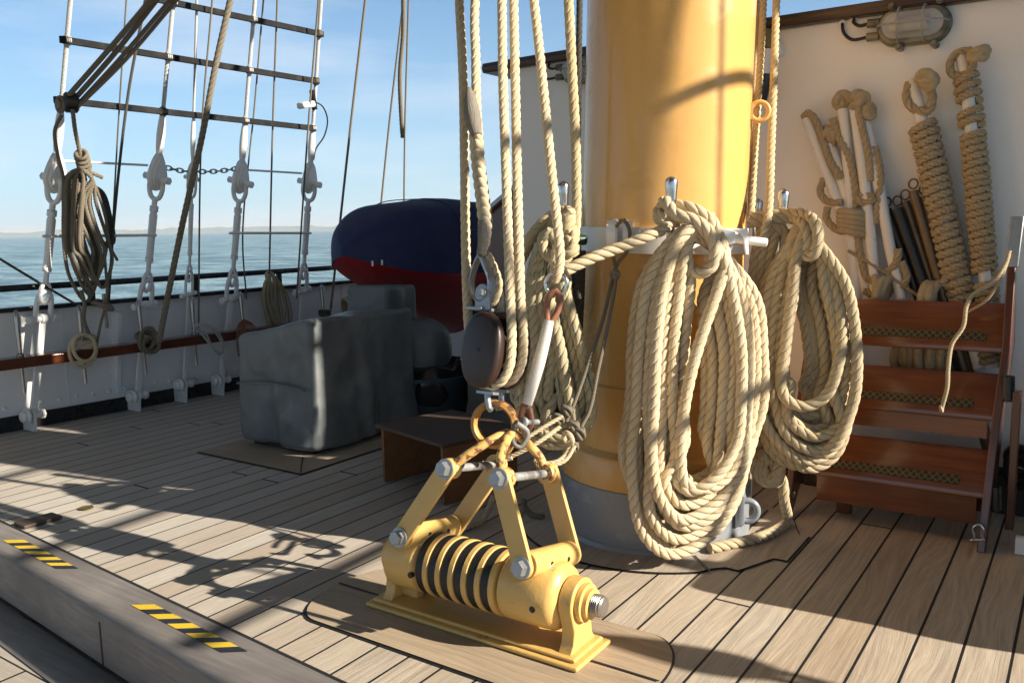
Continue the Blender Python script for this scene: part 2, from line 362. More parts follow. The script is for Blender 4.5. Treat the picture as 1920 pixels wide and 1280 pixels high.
M['blockw'] = wood_mat('varnished_block', (.026, .013, .010), (.055, .027, .019), (25, 25, 4), .42, .06, 1.0, .15, wear=(.45, .36, .30))
M['mahog'] = wood_mat('mahogany', (.12, .034, .011), (.26, .080, .025), (3, 45, 45), .22, .6, 1.0, .06)
M['mahogv'] = wood_mat('mahogany_upright', (.08, .023, .009), (.17, .050, .018), (45, 45, 3), .28, .5, 1.0, .06)
M['railw'] = wood_mat('varnished_rail', (.085, .022, .009), (.17, .048, .018), (45, 2.5, 45), .25, .6, 1.0, .08)
M['ply'] = wood_mat('plywood', (.20, .085, .03), (.30, .13, .05), (3, 30, 30), .5, 0., 1.0, .1)
M['plytop'] = wood_mat('plywood_top', (.055, .035, .025), (.10, .065, .045), (3, 30, 30), .5, 0., 1.0, .1)
M['roofedge'] = wood_mat('roof_edge', (.045, .02, .015), (.07, .032, .024), (3, 40, 40), .4, .3)
M['canvas'] = mat('grey_canvas', (.115, .130, .138), .42, var=.15, vs=4, stain=(.17, .185, .19), sp=(.48, .66), ss=4, bs=.05, bsc=90)
def crinkle(m, sc, st):
    nt = m.node_tree; b = nt.nodes['Principled BSDF']; g = N(nt, 'ShaderNodeNewGeometry'); n = N(nt, 'ShaderNodeTexNoise'); n.noise_type = 'RIDGED_MULTIFRACTAL'; n.inputs['Scale'].default_value = sc; n.inputs['Detail'].default_value = 3; n.inputs['Roughness'].default_value = .35
    w_ = N(nt, 'ShaderNodeTexNoise'); w_.inputs['Scale'].default_value = 2.5; nt.links.new(g.outputs['Position'], w_.inputs['Vector'])
    v = N(nt, 'ShaderNodeVectorMath', operation='MULTIPLY_ADD'); v.inputs[1].default_value = (.25, .25, .25); nt.links.new(w_.outputs['Color'], v.inputs[0]); nt.links.new(g.outputs['Position'], v.inputs[2]); nt.links.new(v.outputs[0], n.inputs['Vector'])
    bump(nt, b, n.outputs['Fac'], st, .07)
crinkle(M['canvas'], 5.0, .4)
M['navy'] = mat('navy_canvas', (.006, .014, .075), .7, var=.2, vs=5, bs=.2, bsc=22)
M['red'] = mat('red_hull', (.28, .010, .012), .35, var=.12, vs=3)
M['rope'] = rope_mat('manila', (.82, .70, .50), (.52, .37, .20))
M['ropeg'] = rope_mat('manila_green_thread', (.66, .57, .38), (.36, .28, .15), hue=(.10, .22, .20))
M['ropey'] = rope_mat('manila_golden', (.74, .62, .40), (.42, .31, .15))
M['ropef'] = rope_mat('fuzzy_manila', (.66, .55, .37), (.38, .28, .16))
M['ropew'] = rope_mat('wound_manila', (.60, .48, .31), (.30, .21, .11))
M['ropegrey'] = rope_mat('weathered_rope', (.30, .26, .20), (.14, .12, .09))
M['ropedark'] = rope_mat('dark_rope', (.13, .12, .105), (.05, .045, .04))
M['ropewhite'] = rope_mat('white_wire', (.74, .73, .72), (.46, .45, .44))
M['serve'] = rope_mat('grey_serving', (.30, .27, .23), (.16, .14, .12))
M['servew'] = mat('white_serving', (.62, .58, .54), .8, var=.1)
M['tapeY'] = mat('tape_yellow', (.70, .49, .03), .55, var=.15, stain=(.26, .22, .15), sp=(.64, .68), ss=30)
M['tapeK'] = mat('tape_black', (.018, .022, .035), .5, var=.2, stain=(.16, .15, .15), sp=(.66, .69), ss=34)
M['batten'] = mat('black_batten', (.016, .016, .018), .75, var=.35, stain=(.035, .032, .03), sp=(.5, .66), ss=10, spec=.15)
M['brassd'] = mat('dull_brass', (.22, .17, .07), .5, .6, var=.3, vs=20, stain=(.06, .05, .03), sp=(.5, .65))
M['lampmetal'] = mat('bronze_lamp_metal', (.22, .21, .16), .42, .5, var=.3, vs=25, stain=(.09, .085, .06), sp=(.5, .65))
M['brownrod'] = mat('brown_metal_rod', (.16, .11, .065), .4, .5, var=.3, vs=14)
M['darkrod'] = mat('dark_metal_rod', (.03, .03, .03), .35, .4, var=.3, vs=14)
M['green'] = mat('green_paint', (.012, .05, .022), .35, var=.2)
M['bag'] = mat('black_plastic', (.012, .012, .014), .22, var=.2)
M['bin'] = mat('dark_blue_plastic', (.02, .045, .06), .45, var=.15)
M['shore'] = mat('hazed_wooded_shore', (.10, .14, .16), .9, var=.3, vs=.004)  # bluish base colour puts some distance haze into the hills
M['whitepole'] = mat('white_pole', (.74, .71, .67), .35, var=.06, stain=(.35, .28, .2), sp=(.68, .76), ss=22)
def glass_mat():
    m, nt, b, pos = start('lamp_glass'); b.inputs['Base Color'].default_value = (.9, .92, .92, 1); b.inputs['Roughness'].default_value = .05; b.inputs['Transmission Weight'].default_value = 1; b.inputs['IOR'].default_value = 1.45; return m
M['glass'] = glass_mat()
def tread_mat():
    m, nt, b, pos = start('diamond_brass'); s = N(nt, 'ShaderNodeSeparateXYZ'); nt.links.new(pos, s.inputs[0])
    y = s.outputs[1]; x = s.outputs[0]
    y = math_n(nt, 'MULTIPLY', s.outputs[2], 1.1)
    d1 = math_n(nt, 'PINGPONG', math_n(nt, 'ADD', x, y), .014); d2 = math_n(nt, 'PINGPONG', math_n(nt, 'SUBTRACT', x, y), .014)
    k = math_n(nt, 'LESS_THAN', math_n(nt, 'MINIMUM', d1, d2), .0030)
    col = mixc(nt, k, (.018, .018, .016), (.20, .155, .06)); nt.links.new(col, b.inputs['Base Color']); nt.links.new(math_n(nt, 'MULTIPLY', k, .7), b.inputs['Metallic']); b.inputs['Roughness'].default_value = .45
    bump(nt, b, k, .6, .004); return m
M['tread'] = tread_mat()
def sea_mat():
    m, nt, b, pos = start('sea_water'); n1 = noise_n(nt, pos, 1.0, 6, .62, (.55, .9, 1)); n2 = noise_n(nt, pos, 1.0, 5, .6, (.03, .055, 1)); n3 = noise_n(nt, pos, 1.0, 7, .72, (.11, .18, 1))
    h = math_n(nt, 'ADD', math_n(nt, 'MULTIPLY', n1, .35), math_n(nt, 'ADD', math_n(nt, 'MULTIPLY', n2, 2.5), math_n(nt, 'MULTIPLY', n3, 1.4)))
    bump(nt, b, h, .9, .9)
    col = mixc(nt, ramp(nt, n3, .43, .58), (.022, .085, .12), (.22, .34, .37)); nt.links.new(col, b.inputs['Base Color']); b.inputs['Roughness'].default_value = .22; b.inputs['IOR'].default_value = 1.33; return m
M['sea'] = sea_mat()

# ================================================================ THE SETTING: sea, shore, decks
m = MB(); m.add([(-24000, -3000, -3.5), (12000, -3000, -3.5), (12000, 24000, -3.5), (-24000, 24000, -3.5)], [[0, 1, 2, 3]])
tag(link('sea', m, M['sea'], angle=0), kind='structure')
m = MB(); V = []; F = []; k = 150
for i in range(k):
    az = math.radians(-78 + 50 * i / (k - 1)); h = 30 + 26 * noise.noise(Vector((i * .11, 0, 0))) + 12 * noise.noise(Vector((i * .6, 3, 0)))
    h = max(8, h) * (1 if i > 20 else 1)
    for r_, z_ in ((6200, -4), (6230, h * .8), (6350, h), (6900, -4)): V.append((math.sin(az) * r_, math.cos(az) * r_, z_))
for i in range(k - 1):
    for j in range(3): F.append([i*4+j, i*4+j+1, i*4+4+j+1, i*4+4+j])
m.add(V, F); tag(link('far_shore_hills', m, M['shore']), kind='structure')

def yedge(x): return 1.623 - .067 * (x + 1.728)
def ynose(x): return 1.436 - .090 * (x + 2.023)
xl, xr = -7.2, 3.2
m = MB(); m.add([(xl, yedge(xl), 0), (xr, yedge(xr), 0), (xr, 16, 0), (xl, 16, 0)], [[0, 1, 2, 3]])
deck = tag(link('deck', m, M['deck'], angle=0), kind='structure')
# margin boards laid round the deck fitting, the mast and the winch: sheets a few mm proud, each on its bead of caulk
def sheet(name, poly, z, mt):
    m = MB(); m.add([(p[0], p[1], z) for p in poly], [list(range(len(poly)))]); o = link(name, m, mt, deck, angle=0); return o
def stadium(cx, cy, lx, ry, n=24):
    P = []
    for i in range(n + 1): t = -math.pi/2 + math.pi * i / n; P.append((cx + lx + .15 * math.cos(t), cy + ry * math.sin(t)))
    for i in range(n + 1): t = math.pi/2 + math.pi * i / n; P.append((cx - lx + .15 * math.cos(t), cy + ry * math.sin(t)))
    return P
fcx, fcy = -1.60, 2.10
sheet('margin_caulk', stadium(fcx, fcy, .50, .262), .004, M['caulk'])
sheet('margin_board', stadium(fcx, fcy, .494, .254), .008, M['deck_x'])
for sx_ in (-1, 1):
    sheet('seam', [(fcx + sx_*.42, fcy-.004), (fcx + sx_*.64, fcy-.004), (fcx + sx_*.64, fcy+.004), (fcx + sx_*.42, fcy+.004)], .0115, M['caulk'])
MX, MY = -1.55, 3.325
px = [A(x, y, Z=0) for x, y in [(1333, 1070), (1362, 1067), (1386, 1073), (1453, 1050), (1478, 1055), (1520, 1008), (1500, 1004), (1487, 970)]]
def ringpoly(r, grow=0.0):
    P = []
    a0 = math.atan2(px[0][1] - MY, px[0][0] - MX); a1 = math.atan2(px[-1][1] - MY, px[-1][0] - MX)
    for p in px:
        d = nrm([p[0] - MX, p[1] - MY]); P.append((p[0] - d[0]*grow, p[1] - d[1]*grow))
    n = 60
    for i in range(1, n): t = a1 + (a0 + 2*math.pi - a1) * i / n; P.append((MX + math.cos(t) * (r - grow), MY + math.sin(t) * (r - grow)))
    return P
sheet('partner_caulk', ringpoly(.585), .004, M['caulk']); sheet('partner_board', ringpoly(.585, .006), .008, M['deck_y'])
for a_, b_ in [((1302, 1040), (1332, 1070)), ((1395, 1000), (1440, 955))]:
    p, q = A(*a_, Z=.012), A(*b_, Z=.012); d = nrm(q - p); n_ = np.array([-d[1], d[0], 0]) * .004
    sheet('seam', [p - n_, p + n_, q + n_, q - n_][::-1], .0115, M['caulk'])
# framing boards round the winch
wq = [A(385, 853, Z=0), A(562, 892, Z=0), A(760, 820, Z=0), A(520, 800, Z=0)]
sheet('winch_caulk', [(-4.36, 3.005), (-3.452, 3.005), (-3.452, 4.5), (-4.36, 4.5)], .004, M['caulk'])
sheet('winch_margin', [(-4.36, 3.012), (-3.459, 3.012), (-3.459, 4.5), (-4.36, 4.5)], .008, M['deck_x'])
sheet('seam', [(-3.46, 3.013), (-3.70, 3.247), (-3.705, 3.242), (-3.465, 3.010)], .0115, M['caulk'])
# brass drain plug
m = MB(); c = A(161, 953, Z=0); lathe(m, c, (0, 0, 1), [(0, .034), (.006, .034), (.007, .028), (.004, .022)], 24); link('drain_plug', m, M['brassd'], deck)
# the coaming step down to the lower deck
prof = [(-.004, -.02), (-.004, .010), (0, .012)]
m = MB(); V = []; F = []; LOW = -.205
xs = np.linspace(xl, xr, 40); sec = None
for x in xs:
    ye, yn = yedge(x) - .009, ynose(x); r = .035
    s = [(ye, -.05), (ye, .004), (yn + r, .004)] + [(yn + r - r*math.sin(t), .004 - r + r*math.cos(t)) for t in np.linspace(.2, math.pi/2, 6)] + [(yn, LOW)]
    V += [(x, a, b) for a, b in s]; L = len(s)
for i in range(len(xs) - 1):
    for j in range(L - 1): F.append([i*L+j, (i+1)*L+j, (i+1)*L+j+1, i*L+j+1])
m.add(V, F); coam = tag(link('deck_step', m, M['coaming'], angle=50), kind='structure')
m = MB(); m.add([(xl, yedge(xl) - .010, .0045), (xr, yedge(xr) - .010, .0045), (xr, yedge(xr) + .003, .0045), (xl, yedge(xl) + .003, .0045)], [[0, 1, 2, 3]]); link('edge_caulk', m, M['caulk'], coam, angle=0)
p = A(193, 1190, Y=ynose(-2.9)); m = MB(); bx(m, p[0]-.004, p[0]+.004, ynose(p[0])-.0025, ynose(p[0])+.01, LOW, -.045); link('butt_seam', m, M['caulk'], coam)
m = MB(); m.add([(xl, -12, LOW - .05), (xr, -12, LOW - .05), (xr, 2.2, LOW - .05), (xl, 2.2, LOW - .05)], [[0, 1, 2, 3]])
low = tag(link('lower_deck', m, M['lowdeck'], angle=0), kind='structure')
m = MB(); V = []
for x in (xl, xr):
    q = ynose(x); V += [(x, q, LOW - .02), (x, q - .10, LOW - .02), (x, q - .135, LOW - .045)]
m.add(V, [[0, 3, 4, 1], [1, 4, 5, 2]]); link('waterway_board', m, M['coaming'], low)

# hazard tape on the step
for lab, l0, l1, r0, r1 in [('black and yellow hazard tape on the grey step, far piece beside the wooden wedge', (5, 1012), (105, 1065), (45, 1011), (147, 1065)),
                            ('black and yellow hazard tape on the grey step, near piece, the longer looking one', (245, 1133), (415, 1222), (290, 1132), (465, 1220))]:
    m = MB(); n = 10
    for i in range(n):
        t0, t1 = i / n, (i + 1) / n
        lp = lambda a, b, t: (a[0] + (b[0]-a[0])*t, a[1] + (b[1]-a[1])*t)
        q = [A(*lp(l0, l1, t0), Z=.006), A(*lp(l0, l1, t1), Z=.006), A(*lp(r0, r1, t1), Z=.006), A(*lp(r0, r1, t0), Z=.006)]
        m.mi = i % 2; m.add(q, [[0, 1, 2, 3]])
    tag(link('hazard_tape', m, [M['tapeY'], M['tapeK']], angle=0), lab, 'hazard tape', 'hazard tapes on the step')
m = MB(); p = [A(26, 985, Z=0), A(46, 993, Z=0), A(118, 973, Z=0), A(98, 966, Z=0)]
prism(m, [q + np.array([0, 0, .002]) for q in p], (0, 0, .016)); tag(link('wooden_wedge', m, M['plytop'], bevel=.003), 'small dark wooden wedge lying on the deck against the grey step', 'wedge')

# ================================================================ BULWARK AND RAIL (port side)
def bxp(y): return -5.96 + .066 * (y - 2.6)                     # inner face of the plating
def wallstrip(name, y0, y1, z0, z1, off, th, mt, parent=None, bevel=.0):
    m = MB(); d = np.array([-.9978, .0659, 0]); 
    P = [(bxp(y0) + off, y0, z0), (bxp(y1) + off, y1, z0), (bxp(y1) + off, y1, z1), (bxp(y0) + off, y0, z1)]
    prism(m, P, d * th); return link(name, m, mt, parent, bevel=bevel)
m = MB(); prism(m, [(bxp(.5), .5, -.3), (bxp(14), 14, -.3), (bxp(14), 14, .80), (bxp(.5), .5, .80)], (-.02, 0, 0))
for y in np.arange(1.5, 9, .118): lathe(m, (bxp(y) - .001, y, .165 + .004 * math.sin(y * 9)), (1, -.066, 0), [(0, .018), (.006, .016), (.011, .009)], 10)
for r_ in range(4):
    for q in range(3): p = A(655 + 12*q - r_, 545 + 11.5*r_ - 3*q, B=.011); lathe(m, p, (1, -.066, 0), [(0, .020), (.007, .017), (.013, .009)], 10)
bul = tag(link('bulwark', m, M['white']), 'long white steel bulwark along the port side, black at top and foot', 'bulwark')
wallstrip('cap', .5, 14, .8005, .832, .055, .10, M['black'], bul, .008)
wallstrip('waterway', .5, 14, .003, .105, .012, .0115, M['black'], bul)
p0 = A(640, 535, B=.003); m = MB(); P = [(bxp(p0[1]), p0[1], .1), (bxp(p0[1]+.62), p0[1]+.62, .1), (bxp(p0[1]+.62), p0[1]+.62, .80), (bxp(p0[1]), p0[1], .80)]; prism(m, P, (.009, 0, 0)); link('butt_plate', m, M['white'], bul, bevel=.002)
for y in np.arange(1.2, 9, 1.9): m = MB(); bx(m, bxp(y)+.0005, bxp(y)+.004, y-.004, y+.004, .11, .795); link('plate_seam', m, M['white'], bul)
# handrail on stanchions above the cap
rl = thing('handrail', (bxp(4), 4, .83), 'black tubular handrail on short posts above the white bulwark', 'handrail')
m = MB(); tube(m, [(bxp(y) + .02, y, .957 + .002 * math.sin(y)) for y in np.arange(.5, 13.6, .5)], .022, K=12); link('rail', m, M['black'], rl)
for x, y in [(172, 560), (367, 545), (523, 520), (668, 510)]:
    q = A(x, y, B=.02); m = MB(); bx(m, q[0]-.008, q[0]+.008, q[1]-.025, q[1]+.025, .832, .94); link('post', m, M['black'], rl)
# pin rail
pr = thing('pin_rail', (bxp(3.5) + .30, 3.5, .5), 'varnished reddish wooden pin rail running inside the white bulwark', 'pin rail')
PR = .28                                                        # stands off the plating
def prt(y): return bxp(y) + PR
m = MB(); P = []
P = [(prt(.5), .5, .455), (prt(9), 9, .455), (prt(9), 9, .525), (prt(.5), .5, .525)]; prism(m, P, (-.13, 0, 0)); link('rail', m, M['railw'], pr, bevel=.008)
br = thing('rail_bracket', A(215, 770, Z=0), 'white slanting steel support with gusset under the wooden pin rail', 'bracket')
m = MB(); q = A(216, 771, Z=0); by = q[1]
P = [(q[0]+.02, by, .002), (q[0] - .06, by, .002), (bxp(by) + .02, by, .74), (bxp(by) + .11, by, .74)]; prism(m, P, (0, .035, 0)); link('stay', m, M['white'], br, bevel=.003)
m = MB(); prism(m, [(q[0]-.03, by + .04, .455), (q[0] - .03, by + .22, .455), (q[0] - .03, by + .10, .22), (q[0] - .03, by + .04, .22)], (-.012, 0, 0)); link('gusset', m, M['white'], br, bevel=.002)

# belaying pins in the pin rail
def pin_mesh(h=.30, d=.24, r=.017):
    m = MB(); lathe(m, (0, 0, 0), (0, 0, 1), [(-d, r*.62), (-.02, r*.68), (0, r*1.35), (.012, r*1.35), (.02, r*.75), (h*.5, r*.95), (h*.8, r*1.12), (h*.93, r*.98), (h, r*.35)], 16); return m
pm = link('belaying_pin', pin_mesh(), M['pin']); pins = []
P0 = [((38, 664), 'bare steel belaying pin in the pin rail, the one nearest the left edge'), ((156, 664), 'steel belaying pin ringed by a loose pale rope loop under the left coil'),
      ((267, 640), 'steel belaying pin tied with the thick slanting rope in the pin rail'), ((364, 625), 'steel belaying pin holding the frayed white looped line'),
      ((456, 608), 'steel belaying pin with a small brown hank behind the grey cover'), ((607, 585), 'steel belaying pin seen just above the grey canvas cover')]
for i, ((x, y), lab) in enumerate(P0):
    o = pm if i == 0 else pm.copy()
    if i: COL.objects.link(o)
    q = A(x, y, B=PR - .065); o.location = (q[0], q[1], .527); o.rotation_euler = (random.uniform(-.04, .02), -.06, 0)
    tag(o, lab, 'belaying pin', 'belaying pins in the pin rail'); pins.append(Vector(o.location))

# ---------------------------------------------------------------- shrouds
def shroud(bot, top, name_l, k=1.0, chain=False, foot=None, extra=4.0):
    b = A(*bot, S=0); t = A(*top, S=0); a = nrm(t - b); s = nrm(np.array([.25, -1, 0]) - a * np.dot(np.array([.25, -1, 0]), a)); n = np.cross(a, s)
    S = lambda h, u=0., v=0.: b + a * h + s * u * k + n * v * k
    root = thing('shroud', b, name_l, 'shroud', 'shrouds along the port bulwark')
    H = lambda h: h * (1 if k == 1 else .95)
    m = MB(); rope(m, [S(H(1.22)), S(H(1.5)), t, t + a * extra], .0155 * k, K=12, n=8, lobes=3, pf=5); link('wire', m, M['ropewhite'], root)
    m = MB(); tube(m, [S(H(1.06)), S(H(1.14)), S(H(1.22)), S(H(1.34)), S(H(1.40))], [.014*k, .026*k, .030*k, .026*k, .016*k], K=14); link('served_sleeve', m, M['white'], root)
    # heart-shaped thimble: two cheeks and the wire eye round them
    def heart(v, sc): 
        P = []
        for i in range(28):
            t_ = 2*math.pi*i/28; c_ = math.cos(t_); s_ = math.sin(t_)
            P.append(S(H(.955) + (.15 if c_ > 0 else .095) * c_ * sc * (1 if k == 1 else k), .070 * s_ * sc * (1 - .45 * max(c_, 0)), v))
        return P
    m = MB(); 
    for v in (-.033, .012): prism(m, heart(v, .93), n * .022 * k)
    tube(m, heart(0, 1.0), .017 * k, closed=True, K=12); link('thimble', m, M['white'], root, bevel=.003)
    m = MB(); lathe(m, S(H(.935), 0, -.105), n, [(0, .026*k), (.045*k, .026*k)], 6); lathe(m, S(H(.935), 0, .065), n, [(0, .028*k), (.045*k, .028*k)], 6); rod(m, S(H(.935), 0, -.1), S(H(.935), 0, .1), .016*k); link('thimble_bolt', m, M['white'], root)
    m = MB()
    tube(m, [S(H(.94), 0, -.052), S(H(.86), 0, -.058), S(H(.80), 0, -.035), S(H(.785), 0, 0), S(H(.80), 0, .035), S(H(.86), 0, .058), S(H(.94), 0, .052)], .017*k, K=12)
    rod(m, S(H(.79)), S(H(.72)), .019*k, 16)
    lathe(m, S(H(.695)), a, [(0, .03*k), (.04, .03*k)], 16); lathe(m, S(H(.36)), a, [(0, .025*k), (.31, .028*k), (.335, .02*k)], 18); lathe(m, S(H(.325)), a, [(0, .029*k), (.034, .029*k)], 16)
    rod(m, S(H(.235)), S(H(.33)), .017*k, 14); link('turnbuckle', m, M['white'], root, bevel=.002)
    m = MB()
    tube(m, [S(H(.25)), S(H(.22), .028), S(H(.17), .036), S(H(.12), .022), S(H(.105)), S(H(.12), -.022), S(H(.17), -.036), S(H(.22), -.028)], .0145*k, closed=True, K=12)
    tube(m, [S(-.01, .058), S(.08, .058), S(.15, .048), S(.185, .02), S(.19, 0), S(.185, -.02), S(.15, -.048), S(.08, -.058), S(-.01, -.058)], .017*k, K=12)
    rod(m, S(0, -.10), S(0, .10), .019*k, 14); lathe(m, S(0, .075), s, [(0, .028*k), (.038, .028*k)], 6); lathe(m, S(0, -.075), -s, [(0, .028*k), (.03, .028*k)], 8); lathe(m, S(0, -.022), s, [(0, .032*k), (.044, .032*k)], 18)
    link('shackle', m, M['white'], root, bevel=.002)
    f = A(*foot, B=.13); m = MB(); bar(m, S(-.01), (f[0], f[1], f[2]), .045*k, .022, (0, 1, 0)); link('chainplate', m, M['white'], root, bevel=.004)
    m = MB(); fy = f[1]
    for dy in (-.016,): prism(m, [(bxp(fy)+.013, fy+dy, .003), (bxp(fy)+.013, fy+dy, .155)] + [(f[0] + .045*math.sin(t), fy+dy, f[2] + .045*math.cos(t)) for t in np.linspace(-.3, 2.3, 9)] + [(f[0]+.02, fy+dy, .003)], (0, .022, 0))
    rod(m, (f[0], fy-.07, f[2]), (f[0], fy+.075, f[2]), .022, 14); lathe(m, (f[0], fy-.03, f[2]), (0, -1, 0), [(0, .052), (.016, .050), (.018, .040), (.04, .038), (.05, .028)], 18); lathe(m, (f[0], fy+.045, f[2]), (0, 1, 0), [(0, .036), (.03, .034)], 6)
    link('foot_clevis', m, M['white'], root, bevel=.004)
    return root, S, b, a
SH = [((80, 597), (132, 0), 'white shroud with turnbuckle nearest the left edge, beside the hanging rope coil', (62, 778)),
      ((272, 572), (325, 0), 'white shroud with turnbuckle behind the black battens, second from the left edge', (258, 742)),
      ((433, 560), (478, 0), 'white shroud with turnbuckle in line with the left end of the grey canvas cover', (415, 712)),
      ((567, 545), (602, 0), 'white shroud with turnbuckle next to the blue boat, a small white aerial on it', (560, 690))]
shr = [shroud(b, t, l, 1.0, foot=f) for b, t, l, f in SH]
shr.append(shroud((354, 552), (369, 0), 'thinner white shroud between the second and third thick ones', .62, foot=(345, 720)))
# black battens lashed across the shrouds
for lab, p, q in [('black wooden batten lashed across the shrouds, the lowest, ending at the small block', (101, 187), (592, 241)),
                  ('black wooden batten lashed across the shrouds, middle of three', (112, 74), (598, 153)),
                  ('black wooden batten lashed across the shrouds, the topmost, cut by the picture edge', (262, -8), (606, 65))]:
    a_, b_ = A(*p, S=.03), A(*q, S=.03); r = thing('batten', (a_ + b_) / 2, lab, 'batten', 'black battens across the shrouds')
    m = MB(); bar(m, a_, b_, .042, .022, (0, 0, 1)); link('bar', m, M['batten'], r, bevel=.003)
    for (bb, tt, _, _f) in SH:
        yb = p[1] + (q[1] - p[1]) * ((bb[0] + tt[0]) / 2 - p[0]) / (q[0] - p[0]); f_ = (bb[1] - yb) / (bb[1] - tt[1]); xx = bb[0] + (tt[0] - bb[0]) * f_
        yb = p[1] + (q[1] - p[1]) * (xx - p[0]) / (q[0] - p[0])
        if xx < p[0] - 5: continue
        c = A(xx, yb, S=.012); d = nrm(b_ - a_); m = MB()
        for dz in (-.012, 0, .012): torus(m, c + d * dz, d, .027, .005, 18, 6, el=1.0)
        link('lashing', m, M['ropewhite'] if random.random() < .5 else M['ropegrey'], r)
# spreader rods and chain between the thimbles
def rodpx(name, pts, R, lab, cat, mt, group=None, **k):
    m = MB(); tube(m, AA(pts, **k), R, K=8, sp=False); return tag(link(name, m, mt), lab, cat, group)
rodpx('spreader_rod', [(118, 302), (277, 310)], .008, 'thin white rod joining the thimbles of the two left shrouds', 'rod', M['white'], 'white rods between the shrouds', S=.0)
rodpx('spreader_rod', [(466, 319), (566, 325)], .008, 'thin white rod joining the thimbles of the two right shrouds', 'rod', M['white'], 'white rods between the shrouds', S=.0)
rodpx('spreader_rod', [(80, 443), (293, 441)], .010, 'thin white rod at horizon height between the two left shrouds', 'rod', M['white'], 'white rods between the shrouds', S=.03)
rodpx('spreader_rod', [(430, 437), (583, 437)], .010, 'thin white rod at horizon height between the two right shrouds', 'rod', M['white'], 'white rods between the shrouds', S=.03)
m = MB(); P, L = spline(AA([(305, 313), (345, 321), (375, 322), (410, 321), (440, 317)], S=0), .045)
T_, N_, B_ = frames(P)
for i in range(len(P)):
    u, v = (N_[i], B_[i]) if i % 2 else (B_[i], N_[i])
    tube(m, [P[i] + T_[i]*.032*math.cos(t) + u*.015*math.sin(t) for t in np.arange(10)*2*math.pi/10], .0055, True, 6)
tag(link('chain', m, M['galv']), 'thin steel chain slung between two shroud thimbles', 'chain')
# small white aerial and its cable
r = thing('aerial', A(577, 195, S=.05), 'small white aerial box clamped to the right shroud with a thin cable', 'aerial')
m = MB(); c = A(574, 197, S=.08); box(m, c, (.09, .13, .05), ((1, 0, 0), (0, 1, .2), (0, -.2, 1))); link('housing', m, M['white'], r, bevel=.015)
m = MB(); rod(m, A(585, 170, S=.03), A(590, 205, S=.03), .022); link('clamp', m, M['batten'], r)
m = MB(); tube(m, AA([(588, 190), (605, 200), (614, 225), (608, 255), (592, 280), (588, 300)], S=.02), .006, K=6); link('cable', m, M['darkrod'], r)

# ---------------------------------------------------------------- thin running lines on the port side
def line(pts, R, mt, lab, cat='rope', group=None, name='rope', K=12, n=8, ext=3.0, **k):
    P = AA(pts, **k)
    if ext: P = [P[0] + (P[0] - P[1]) / np.linalg.norm(P[0] - P[1]) * ext] + P
    m = MB(); rope(m, P, R, K=K, n=n); return tag(link(name, m, mt), lab, cat, group)
g = 'thin rigging lines on the port side'
line([(237, 0), (222, 230), (207, 500)], .006, M['ropegrey'], 'thin line beside the left coil, in front of the horizon', group=g, S=.0)
line([(398, 0), (378, 250), (372, 640)], .007, M['ropegrey'], 'thin line behind the thick slanting rope, ending at the white looped line', group=g, S=.10)
line([(494, 0), (478, 190), (455, 440), (462, 560)], .007, M['ropegrey'], 'thin line just right of the third thick shroud', group=g, S=-.05)
line([(520, 0), (511, 250), (505, 512)], .008, M['ropegrey'], 'thin line running down to the hank on the bulwark', group=g, S=.0)
line([(597, 0), (577, 250), (556, 560)], .008, M['ropegrey'], 'thin pale line crossing the aerial shroud down to the bulwark', group=g, S=.12)
line([(685, 0), (657, 240), (620, 580)], .011, M['ropegrey'], 'dark thin rope left of the blue boat, ending behind the grey cover', group=g, S=.2)
line([(752, 40), (728, 250), (706, 470)], .010, M['ropegrey'], 'thin rope going down behind the blue boat cover, left one of two', group=g, S=-.1)
line([(766, 0), (759, 250), (757, 470)], .009, M['ropegrey'], 'thin rope going down behind the blue boat cover, right one of two', group=g, S=-.1)
line([(269, 20), (240, 180), (215, 400), (203, 575)], .010, M['ropedark'], 'thin dark rope slanting down past the right side of the left coil', S=.12)
line([(432, 0), (405, 120), (378, 260), (340, 430), (298, 640)], .022, M['ropegrey'], 'thick slanting rope running down to the third belaying pin', ext=4, K=24, n=10, S=.42)
line([(-6, 482), (70, 528), (150, 575)], .009, M['ropedark'], 'thin dark line slanting across the handrail at the left edge', ext=0, S=.0)
m = MB(); P = AA([(755, -60), (756, 60), (750, 140), (753, 230), (755, 258)], S=.35); rope(m, P, .019, K=24); tag(link('rope_end', m, M['ropegrey']), 'grey rope end hanging in the sky above the blue boat', 'rope')
